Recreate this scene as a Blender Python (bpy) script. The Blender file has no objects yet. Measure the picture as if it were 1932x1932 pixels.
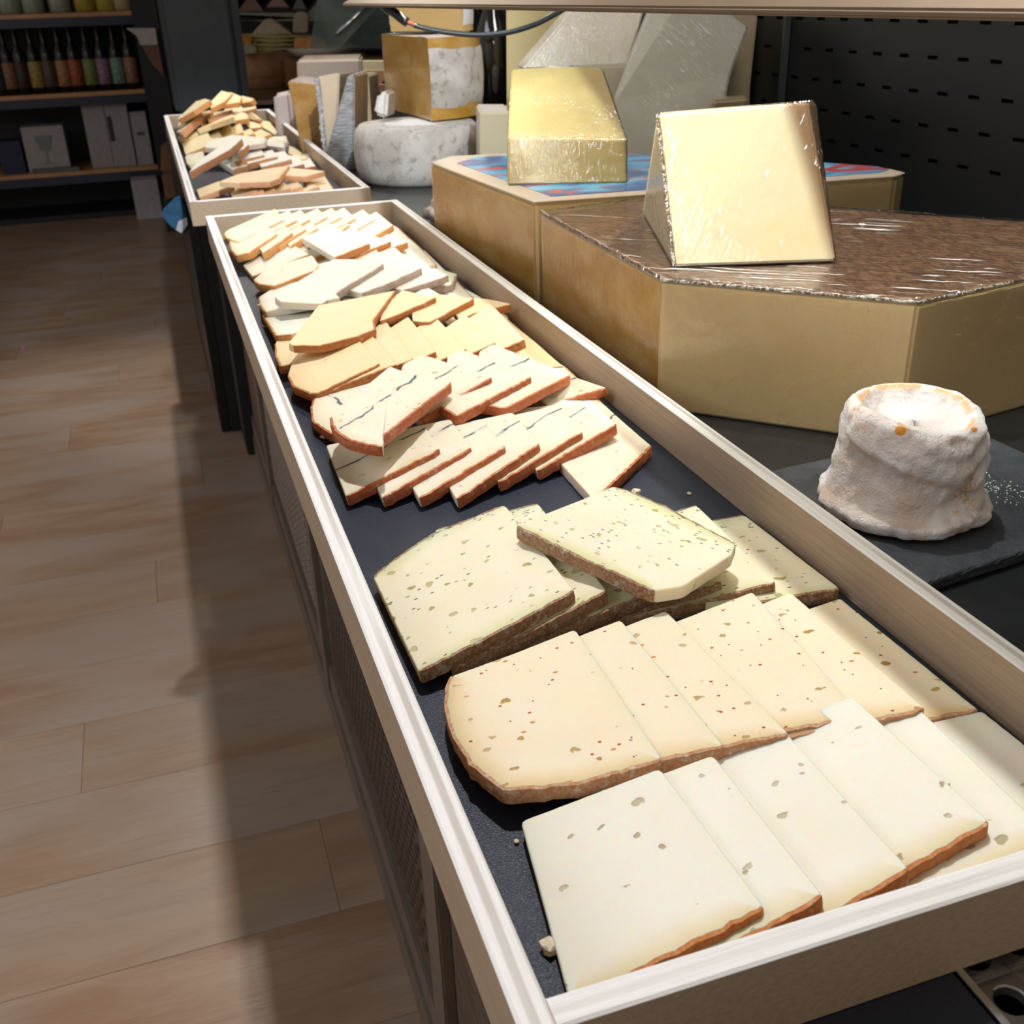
import bpy, bmesh, math, random
from mathutils import Vector, Matrix, noise
random.seed(7)
S = bpy.context.scene
COL = S.collection
PI = math.pi
R = math.radians

# ------------------------------------------------------------------ camera, light, exposure
cam = bpy.data.cameras.new('camera'); camo = bpy.data.objects.new('camera', cam); COL.objects.link(camo)
cam.sensor_width = 36; cam.sensor_fit = 'HORIZONTAL'; cam.lens = 36 * 1976.3 / 1932; cam.clip_start = .01
yaw, pitch, roll = .3085, .4626, -.0319
fw = Vector((math.sin(yaw) * math.cos(pitch), math.cos(yaw) * math.cos(pitch), -math.sin(pitch)))
rt = Vector((math.cos(yaw), -math.sin(yaw), 0)); up = rt.cross(fw)
r2 = rt * math.cos(roll) + up * math.sin(roll); u2 = up * math.cos(roll) - rt * math.sin(roll)
m = Matrix((r2, u2, -fw)).transposed().to_4x4(); m.translation = Vector((-.0653, -.2115, 1.0962))
camo.matrix_world = m
S.camera = camo
cam.dof.use_dof = True; cam.dof.focus_distance = .62; cam.dof.aperture_fstop = 22
S.view_settings.view_transform = 'Standard'; S.view_settings.look = 'None'; S.view_settings.gamma = 1
S.view_settings.use_curve_mapping = False; S.view_settings.exposure = 0.0

w = bpy.data.worlds.new('world'); S.world = w; w.use_nodes = True
w.node_tree.nodes['Background'].inputs[0].default_value = (.92, .80, .68, 1)
w.node_tree.nodes['Background'].inputs[1].default_value = .36

def light(name, kind, loc, target, power, col=(1, 1, 1), **kw):
    d = bpy.data.lights.new(name, kind); d.energy = power; d.color = col
    for k, v in kw.items(): setattr(d, k, v)
    o = bpy.data.objects.new(name, d); COL.objects.link(o); o.location = loc
    o.rotation_euler = (Vector(target) - Vector(loc)).to_track_quat('-Z', 'Y').to_euler()
    return o
# shop ceiling spotlights ahead of the counter and behind the photographer, plus one added
light('overhead_spot', 'SPOT', (.31, 1.15, 2.85), (.12, -.15, .78), 152, (1, .965, .93), spot_size=R(100), spot_blend=1, shadow_soft_size=.03)
light('overhead_spot', 'SPOT', (.31, 3.7, 2.85), (.12, 2.65, .78), 135, (1, .95, .89), spot_size=R(64), spot_blend=.6, shadow_soft_size=.03)
light('overhead_spot', 'SPOT', (.22, -1.7, 2.85), (.13, 2.2, .8), 440, (.86, .93, 1), spot_size=R(17), spot_blend=.5, shadow_soft_size=.05)
light('overhead_spot', 'SPOT', (.72, -.25, 2.85), (.535, .56, .92), 250, (1, .96, .90), spot_size=R(16.5), spot_blend=.5, shadow_soft_size=.03)  # added narrow spot that brightens the upright cream wedge
# daylight from the shop front, behind and left
light('shop_window', 'AREA', (-2.4, .6, 2.3), (-.5, 1.8, 0), 24, (.82, .90, 1), shape='RECTANGLE', size=1.8, size_y=1.2)
# led strip under the edge of the glass shelf
light('led_strip', 'AREA', (.296, .85, 1.0794), (.52, .85, .76), 2.2, (1, .90, .72), shape='RECTANGLE', size=1.5, size_y=.008)
light('case_fill', 'AREA', (.60, 2.9, 1.5), (.5, 2.6, .76), 5, (1, .90, .76), shape='RECTANGLE', size=.5, size_y=1.0)  # fill lamp for the cheeses at the back, no visible fitting
light('case_fill', 'AREA', (.66, .95, 1.8), (.66, 1.65, .95), 5, (1, .93, .84), shape='RECTANGLE', size=.3, size_y=.3)  # added fill lamp, brightens the fronts of the leaning wrapped slabs

# ------------------------------------------------------------------ object helpers
def tag(o, label=None, cat=None, group=None, kind=None):
    if label: o['label'] = label
    if cat: o['category'] = cat
    if group: o['group'] = group
    if kind: o['kind'] = kind
    return o
def thing(name, label, cat, loc=(0, 0, 0), group=None, rotz=0):
    o = bpy.data.objects.new(name, None); COL.objects.link(o); o.location = loc; o.rotation_euler = (0, 0, rotz)
    o.empty_display_size = .02
    return tag(o, label, cat, group)
def link(name, me, mat=None, parent=None, loc=None):
    o = bpy.data.objects.new(name, me); COL.objects.link(o)
    if mat:
        me.materials.clear()
        for q in (mat if isinstance(mat, (list, tuple)) else [mat]): me.materials.append(q)
    if parent: o.parent = parent
    if loc: o.location = loc
    return o
def mesh(name, vs, fs):
    me = bpy.data.meshes.new(name); me.from_pydata([tuple(v) for v in vs], [], fs); me.update(); return me
def fix(me, bevel=0, seg=2, smooth=False, angle=30):
    bm = bmesh.new(); bm.from_mesh(me); bmesh.ops.recalc_face_normals(bm, faces=bm.faces)
    if bevel:
        ed = [e for e in bm.edges if len(e.link_faces) == 2 and e.calc_face_angle(0) > R(angle)]
        bmesh.ops.bevel(bm, geom=ed, offset=bevel, segments=seg, affect='EDGES', clamp_overlap=True)
    for f in bm.faces: f.smooth = smooth
    bm.to_mesh(me); bm.free(); return me
def box(name, lo, hi, mat, parent=None, bevel=0, label=None):
    x0, y0, z0 = lo; x1, y1, z1 = hi
    if parent is not None and parent.type == 'EMPTY':
        L = Vector(parent.location); x0 -= L.x; x1 -= L.x; y0 -= L.y; y1 -= L.y; z0 -= L.z; z1 -= L.z
    me = mesh(name, [(x0, y0, z0), (x1, y0, z0), (x1, y1, z0), (x0, y1, z0), (x0, y0, z1), (x1, y0, z1), (x1, y1, z1), (x0, y1, z1)],
              [(0, 3, 2, 1), (4, 5, 6, 7), (0, 1, 5, 4), (1, 2, 6, 5), (2, 3, 7, 6), (3, 0, 4, 7)])
    if bevel: fix(me, bevel)
    o = link(name, me, mat, parent)
    if label: o['label'] = label
    return o
def prism(name, bot, top, mat, parent=None, bevel=.003, seg=2, mats=None, smooth=False):
    """solid between two loops of world points of equal length"""
    L = Vector(parent.location) if parent is not None else Vector((0, 0, 0))
    n = len(bot); vs = [Vector(v) - L for v in bot] + [Vector(v) - L for v in top]
    fs = [tuple(range(n))[::-1], tuple(range(n, 2 * n))] + [(i, (i + 1) % n, n + (i + 1) % n, n + i) for i in range(n)]
    me = mesh(name, vs, fs); fix(me, 0)
    o = link(name, me, mat if mats is None else mats, parent)
    if mats is not None:
        for f in me.polygons: f.material_index = 1 if (f.normal.z > .8) else 0
    if bevel:
        bm = bmesh.new(); bm.from_mesh(me)
        bmesh.ops.bevel(bm, geom=[e for e in bm.edges], offset=bevel, segments=seg, affect='EDGES', clamp_overlap=True)
        for f in bm.faces: f.smooth = smooth
        bm.to_mesh(me); bm.free()
    return o
def lathe(name, prof, mat, parent=None, seg=24, loc=None, smooth=True):
    vs = []; fs = []
    for r, z in prof:
        for k in range(seg):
            a = 2 * PI * k / seg; vs.append((r * math.cos(a), r * math.sin(a), z))
    n = len(prof)
    for i in range(n - 1):
        for k in range(seg):
            k2 = (k + 1) % seg
            fs.append((i * seg + k, i * seg + k2, (i + 1) * seg + k2, (i + 1) * seg + k))
    fs.append(tuple(range(seg))[::-1]); fs.append(tuple((n - 1) * seg + k for k in range(seg)))
    me = mesh(name, vs, fs)
    for p in me.polygons: p.use_smooth = smooth and len(p.vertices) == 4
    return link(name, me, mat, parent, loc)
def tube(name, pts, rad, mat, parent=None, seg=10):
    vs = []; fs = []; pts = [Vector(p) for p in pts]
    for i, p in enumerate(pts):
        d = (pts[min(i + 1, len(pts) - 1)] - pts[max(i - 1, 0)]).normalized()
        a = d.cross(Vector((0, 0, 1)));
        if a.length < .01: a = d.cross(Vector((1, 0, 0)))
        a.normalize(); b = d.cross(a)
        for k in range(seg):
            t = 2 * PI * k / seg; vs.append(p + (a * math.cos(t) + b * math.sin(t)) * rad)
    for i in range(len(pts) - 1):
        for k in range(seg):
            k2 = (k + 1) % seg; fs.append((i * seg + k, i * seg + k2, (i + 1) * seg + k2, (i + 1) * seg + k))
    fs.append(tuple(range(seg))); fs.append(tuple((len(pts) - 1) * seg + k for k in range(seg)))
    me = mesh(name, vs, fs); fix(me, 0, smooth=True)
    return link(name, me, mat, parent)

# ------------------------------------------------------------------ material helpers
class NT:
    def __init__(s, name):
        s.m = bpy.data.materials.new(name); s.m.use_nodes = True; s.t = s.m.node_tree; s.t.nodes.clear()
        s.out = s.n('ShaderNodeOutputMaterial')
    def n(s, kind, **kw):
        x = s.t.nodes.new(kind)
        for k, v in kw.items(): setattr(x, k, v)
        return x
    def put(s, sock, v):
        if isinstance(v, bpy.types.NodeSocket): s.t.links.new(v, sock)
        elif v is not None:
            if isinstance(v, (tuple, list)) and len(v) == 3 and sock.type == 'RGBA': v = (*v, 1)
            sock.default_value = v
    def co(s, scale=(1, 1, 1), rot=(0, 0, 0), src='Object', off=None):
        c = s.n('ShaderNodeTexCoord').outputs[src]
        mp = s.n('ShaderNodeMapping'); s.put(mp.inputs['Vector'], c)
        mp.inputs['Scale'].default_value = scale; mp.inputs['Rotation'].default_value = rot
        if off is not None: s.put(mp.inputs['Location'], off)
        return mp.outputs[0]
    def rnd(s): return s.n('ShaderNodeObjectInfo').outputs['Random']
    def math(s, op, a, b=None, c=None, clamp=False):
        x = s.n('ShaderNodeMath', operation=op, use_clamp=clamp); s.put(x.inputs[0], a)
        if b is not None: s.put(x.inputs[1], b)
        if c is not None: s.put(x.inputs[2], c)
        return x.outputs[0]
    def noise(s, vec, scale, detail=3, rough=.5, w=None, dist=0, col=False):
        x = s.n('ShaderNodeTexNoise', noise_dimensions='4D' if w is not None else '3D'); s.put(x.inputs['Vector'], vec)
        if w is not None: s.put(x.inputs['W'], w)
        x.inputs['Scale'].default_value = scale; x.inputs['Detail'].default_value = detail
        x.inputs['Roughness'].default_value = rough; x.inputs['Distortion'].default_value = dist
        return x.outputs['Color' if col else 0]
    def vor(s, vec, scale, w=None, rand=1, feature='F1'):
        x = s.n('ShaderNodeTexVoronoi', voronoi_dimensions='2D' if w is not None else '3D', feature=feature)
        if w is not None:
            a = s.n('ShaderNodeVectorMath', operation='ADD'); s.put(a.inputs[0], vec); c = s.n('ShaderNodeCombineXYZ')
            s.put(c.inputs[0], s.math('MULTIPLY', w, .37)); s.put(c.inputs[1], s.math('MULTIPLY', w, .23)); s.put(a.inputs[1], c.outputs[0]); vec = a.outputs[0]
        s.put(x.inputs['Vector'], vec)
        x.inputs['Scale'].default_value = scale; x.inputs['Randomness'].default_value = rand
        return x
    def ramp(s, f, a, b, va=0, vb=1, smooth=True):
        x = s.n('ShaderNodeMapRange', interpolation_type='SMOOTHSTEP' if smooth else 'LINEAR'); s.put(x.inputs[0], f)
        for i, v in zip((1, 2, 3, 4), (a, b, va, vb)): x.inputs[i].default_value = v
        return x.outputs[0]
    def mix(s, f, a, b, mode='MIX'):
        x = s.n('ShaderNodeMix', data_type='RGBA', blend_type=mode); s.put(x.inputs[0], f); s.put(x.inputs[6], a); s.put(x.inputs[7], b)
        return x.outputs[2]
    def attr(s, name): return s.n('ShaderNodeAttribute', attribute_name=name).outputs['Fac']
    def bump(s, h, dist, strength=1, nrm=None):
        x = s.n('ShaderNodeBump'); x.inputs['Strength'].default_value = strength; x.inputs['Distance'].default_value = dist
        s.put(x.inputs['Height'], h)
        if nrm is not None: s.put(x.inputs['Normal'], nrm)
        return x.outputs[0]
    def bsdf(s, col, rough=.5, metal=0, nrm=None, sss=0, rad=(1, .42, .13), sc=.0075, coat=0, coatr=.1, spec=.5, trans=0, emit=None, es=0, alpha=None, ior=None):
        b = s.n('ShaderNodeBsdfPrincipled')
        s.put(b.inputs['Base Color'], col); s.put(b.inputs['Roughness'], rough); s.put(b.inputs['Metallic'], metal)
        s.put(b.inputs['Specular IOR Level'], spec)
        if nrm is not None: s.put(b.inputs['Normal'], nrm)
        if sss: s.put(b.inputs['Subsurface Weight'], sss); b.inputs['Subsurface Radius'].default_value = rad; b.inputs['Subsurface Scale'].default_value = sc
        if coat: s.put(b.inputs['Coat Weight'], coat); b.inputs['Coat Roughness'].default_value = coatr
        if trans: s.put(b.inputs['Transmission Weight'], trans)
        if ior: b.inputs['IOR'].default_value = ior
        if emit: s.put(b.inputs['Emission Color'], emit); s.put(b.inputs['Emission Strength'], es)
        if alpha is not None: s.put(b.inputs['Alpha'], alpha)
        s.t.links.new(b.outputs[0], s.out.inputs[0]); return s.m
def plain(name, col, rough=.5, metal=0, var=.08, scale=40, bump=0, **kw):
    t = NT(name); c = t.co(); n = t.noise(c, scale, 3)
    k = t.ramp(n, .3, .7, 1 - var, 1 + var); cc = t.mix(1, col, t.n('ShaderNodeCombineColor').outputs[0], 'MULTIPLY')
    comb = [x for x in t.t.nodes if x.bl_idname == 'ShaderNodeCombineColor'][0]
    for i in range(3): t.put(comb.inputs[i], k)
    return t.bsdf(cc, rough, metal, t.bump(n, bump) if bump else None, **kw)

# cut cheese: pale paste that turns yellower towards the rind, with eyes, flecks or a blue line of its own
def paste(name, base, rim, holes=0, holecol=(.50, .36, .07), hsize=.30, hscale=62, flecks=None, line=None, rough=.5, green=None, sss=.7):
    t = NT(name); r = t.rnd(); wv = t.math('MULTIPLY', r, 37.0)
    c = t.co(); f = t.attr('rim')
    big = t.noise(c, 28, 2, w=wv); fine = t.noise(c, 260, 4, w=wv)
    col = t.mix(t.ramp(f, .05, 1), base, rim)
    col = t.mix(t.ramp(big, .35, .75, 0, .35), col, tuple(min(1, v * k) for v, k in zip(base, (.97, .90, .78))))
    h = t.math('MULTIPLY', fine, .25)
    if holes:
        cs = t.co((1, 1.45, 1), (0, 0, .35)); cs2 = t.n('ShaderNodeVectorMath', operation='ADD'); t.put(cs2.inputs[0], cs)
        ds = t.n('ShaderNodeVectorMath', operation='SCALE'); t.put(ds.inputs[0], t.noise(c, 140, 2, w=wv, col=True)); ds.inputs['Scale'].default_value = .011
        t.put(cs2.inputs[1], ds.outputs[0])
        v = t.vor(cs2.outputs[0], hscale, w=wv)
        sel = t.n('ShaderNodeSeparateColor'); t.put(sel.inputs[0], v.outputs['Color'])
        rad = t.ramp(sel.outputs[0], 1 - holes, 1, 0.02, hsize, smooth=False)
        d = t.math('SUBTRACT', v.outputs['Distance'], rad)
        mk = t.ramp(d, -.05, .03, 1, 0)
        mk = t.math('MULTIPLY', mk, t.ramp(sel.outputs[0], 1 - holes, 1 - holes + .02))
        hc = t.mix(t.ramp(sel.outputs[1], .2, .9), tuple(b_ * .35 + h_ * .65 for b_, h_ in zip(base, holecol)), holecol)
        col = t.mix(t.math('MULTIPLY', mk, .95), col, hc); h = t.math('SUBTRACT', h, t.math('MULTIPLY', mk, 3.5))
    if flecks:
        for fc, sc, dens, size, st in flecks:
            cf = t.co((1, st, 1), (0, 0, random.uniform(-.5, .5)))
            v = t.vor(cf, sc, w=t.math('ADD', wv, sc)); sel = t.n('ShaderNodeSeparateColor'); t.put(sel.inputs[0], v.outputs['Color'])
            k = t.math('MULTIPLY', t.ramp(v.outputs['Distance'], size, size * .6), t.ramp(sel.outputs[1], 1 - dens, 1 - dens + .01))
            if green is not None:
                k = t.math('MULTIPLY', k, t.ramp(t.noise(c, 30, 2, w=wv), .42, .52))
            col = t.mix(k, col, fc)
    if green is not None:   # faint green tint around the herbs at the outer edge
        sx = t.n('ShaderNodeSeparateXYZ'); t.put(sx.inputs[0], c)
        g = t.math('MULTIPLY', t.ramp(t.math('ADD', sx.outputs[1], t.math('MULTIPLY', big, .03)), .035, .065), .45)
        col = t.mix(g, col, green)
        cf = t.co((1, 1.9, 1)); v = t.vor(cf, 300, w=wv); sel = t.n('ShaderNodeSeparateColor'); t.put(sel.inputs[0], v.outputs['Color'])
        k = t.math('MULTIPLY', t.ramp(v.outputs['Distance'], .42, .2), t.ramp(sel.outputs[1], .86, .87)); k = t.math('MULTIPLY', k, t.ramp(g, .1, .3))
        k = t.math('MULTIPLY', k, t.ramp(t.noise(c, 55, 2, w=wv), .45, .55))
        col = t.mix(k, col, (.035, .055, .012))
    if line:
        sx = t.n('ShaderNodeSeparateXYZ'); t.put(sx.inputs[0], c)
        wob = t.math('MULTIPLY', t.math('SUBTRACT', t.noise(c, 45, 3, w=wv), .5), .014)
        y = t.math('ADD', t.math('SUBTRACT', sx.outputs[1], t.math('MULTIPLY', t.math('SUBTRACT', r, .5), .012)), wob)
        ay = t.math('ABSOLUTE', t.math('SUBTRACT', y, .004))
        wd = t.math('MULTIPLY', t.noise(c, 90, 2, w=wv), .0019)
        k = t.ramp(t.math('SUBTRACT', ay, wd), .0006, -.0006)
        gap = t.ramp(t.noise(c, 60, 1, w=t.math('ADD', wv, 5)), .36, .46)
        halo = t.ramp(ay, .007, .0, 0, .28)
        col = t.mix(halo, col, (.50, .56, .55)); col = t.mix(t.math('MULTIPLY', k, gap), col, (.055, .075, .085))
    return t.bsdf(col, rough, 0, t.bump(h, .0006, .55), sss=sss, spec=.3)
def rindmat(name, a, b, c3=None, scale=420, rough=.75, bmp=.0012, thr=.55):
    t = NT(name); wv = t.math('MULTIPLY', t.rnd(), 21.0); c = t.co()
    n1 = t.noise(c, scale, 5, .65, w=wv); n2 = t.noise(c, 70, 3, w=wv)
    col = t.mix(t.ramp(n1, .38, .66), a, b); col = t.mix(t.ramp(n2, .5, .75, 0, .5), col, b)
    if c3: col = t.mix(t.ramp(t.noise(c, 150, 4, .7, w=wv), thr, thr + .12, 0, .8), col, c3)
    return t.bsdf(col, rough, 0, t.bump(t.math('ADD', n1, n2), bmp), sss=.15, rad=(1, .4, .15), sc=.003)

W_ = (.83, .80, .70)
PM = {
 'white': paste('white_paste', (.88, .85, .76), (.80, .66, .40), holes=.26, holecol=(.46, .38, .20), hsize=.21, hscale=72),
 'chili': paste('chili_paste', (.92, .80, .62), (.80, .60, .32), holes=.30, holecol=(.42, .25, .01), hsize=.20, hscale=72,
                flecks=[((.45, .05, .01), 130, .055, .15, 1.3), ((.12, .05, .02), 190, .05, .12, 1.0), ((.62, .24, .05), 100, .04, .17, 1.7)]),
 'herb': paste('herb_paste', (.88, .82, .64), (.72, .70, .42), holes=.34, holecol=(.42, .38, .10), hsize=.26, hscale=78,
               flecks=[((.03, .05, .012), 125, .13, .20, 2.6)], green=(.78, .80, .66)),
 'herbtop': paste('herb_top_paste', (.89, .84, .67), (.70, .70, .36), holes=.2, holecol=(.50, .46, .16), hsize=.22, hscale=85,
               flecks=[((.03, .055, .015), 135, .22, .20, 2.6)], green=(.80, .82, .69)),
 'vein': paste('veined_paste', (.87, .80, .66), (.80, .70, .50), holes=.22, holecol=(.56, .50, .22), hsize=.18, hscale=85, line=True),
 'orange': paste('amber_paste', (.90, .70, .43), (.84, .66, .36), holes=.05, holecol=(.6, .45, .2), hsize=.14, hscale=70),
 'creamwhite': paste('pale_paste', (.86, .84, .74), (.80, .76, .58)),
 'greyrind': paste('ivory_paste', (.78, .78, .69), (.76, .76, .62)),
 'cream': paste('cream_paste', (.88, .80, .64), (.82, .72, .48), holes=.04, holecol=(.3, .25, .12), hsize=.12, hscale=60),
 'creamtop': paste('milky_paste', (.84, .82, .72), (.82, .76, .54)),
 'plain': paste('buttery_paste', (.90, .79, .58), (.86, .70, .42)),
 'orange2': paste('peach_paste', (.90, .68, .42), (.82, .56, .26)),
 'white2': paste('chalky_paste', (.88, .83, .74), (.84, .72, .52)),
 'grey2': paste('spotted_paste', (.80, .76, .63), (.70, .64, .48), flecks=[((.12, .11, .08), 150, .07, .2, 1.6)]),
 'cream2': paste('yellowish_paste', (.88, .74, .46), (.82, .60, .28)),
 'red2': paste('beige_paste', (.80, .66, .44), (.74, .52, .28)),
}
brown = rindmat('brown_rind', (.36, .16, .06), (.56, .38, .24), (.74, .64, .54), scale=620, bmp=.0018, thr=.52)
orng = rindmat('orange_rind', (.62, .21, .055), (.68, .33, .14), (.82, .62, .46), scale=380, thr=.57)
redd = rindmat('russet_rind', (.54, .13, .04), (.62, .21, .08), (.76, .52, .40), scale=260, rough=.45, thr=.57)
grey = rindmat('pinkish_grey_rind', (.50, .38, .33), (.62, .50, .44), None, scale=300)
tan_ = rindmat('tan_rind', (.64, .27, .08), (.70, .38, .16), None, scale=300)
RM = {'white': orng, 'chili': rindmat('crusty_rind', (.60, .27, .11), (.68, .45, .30), (.80, .68, .56), scale=420, thr=.54), 'herb': brown, 'herbtop': brown, 'vein': redd,
      'orange': rindmat('amber_rind', (.52, .16, .045), (.54, .26, .10), (.66, .44, .22), scale=360), 'creamwhite': tan_, 'greyrind': grey, 'cream': tan_, 'creamtop': orng,
      'plain': tan_, 'orange2': rindmat('rosy_rind', (.70, .33, .16), (.76, .44, .26)), 'white2': rindmat('umber_rind', (.42, .17, .07), (.52, .26, .13)),
      'grey2': grey, 'cream2': tan_, 'red2': rindmat('rust_rind', (.52, .22, .10), (.60, .32, .18))}

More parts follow.
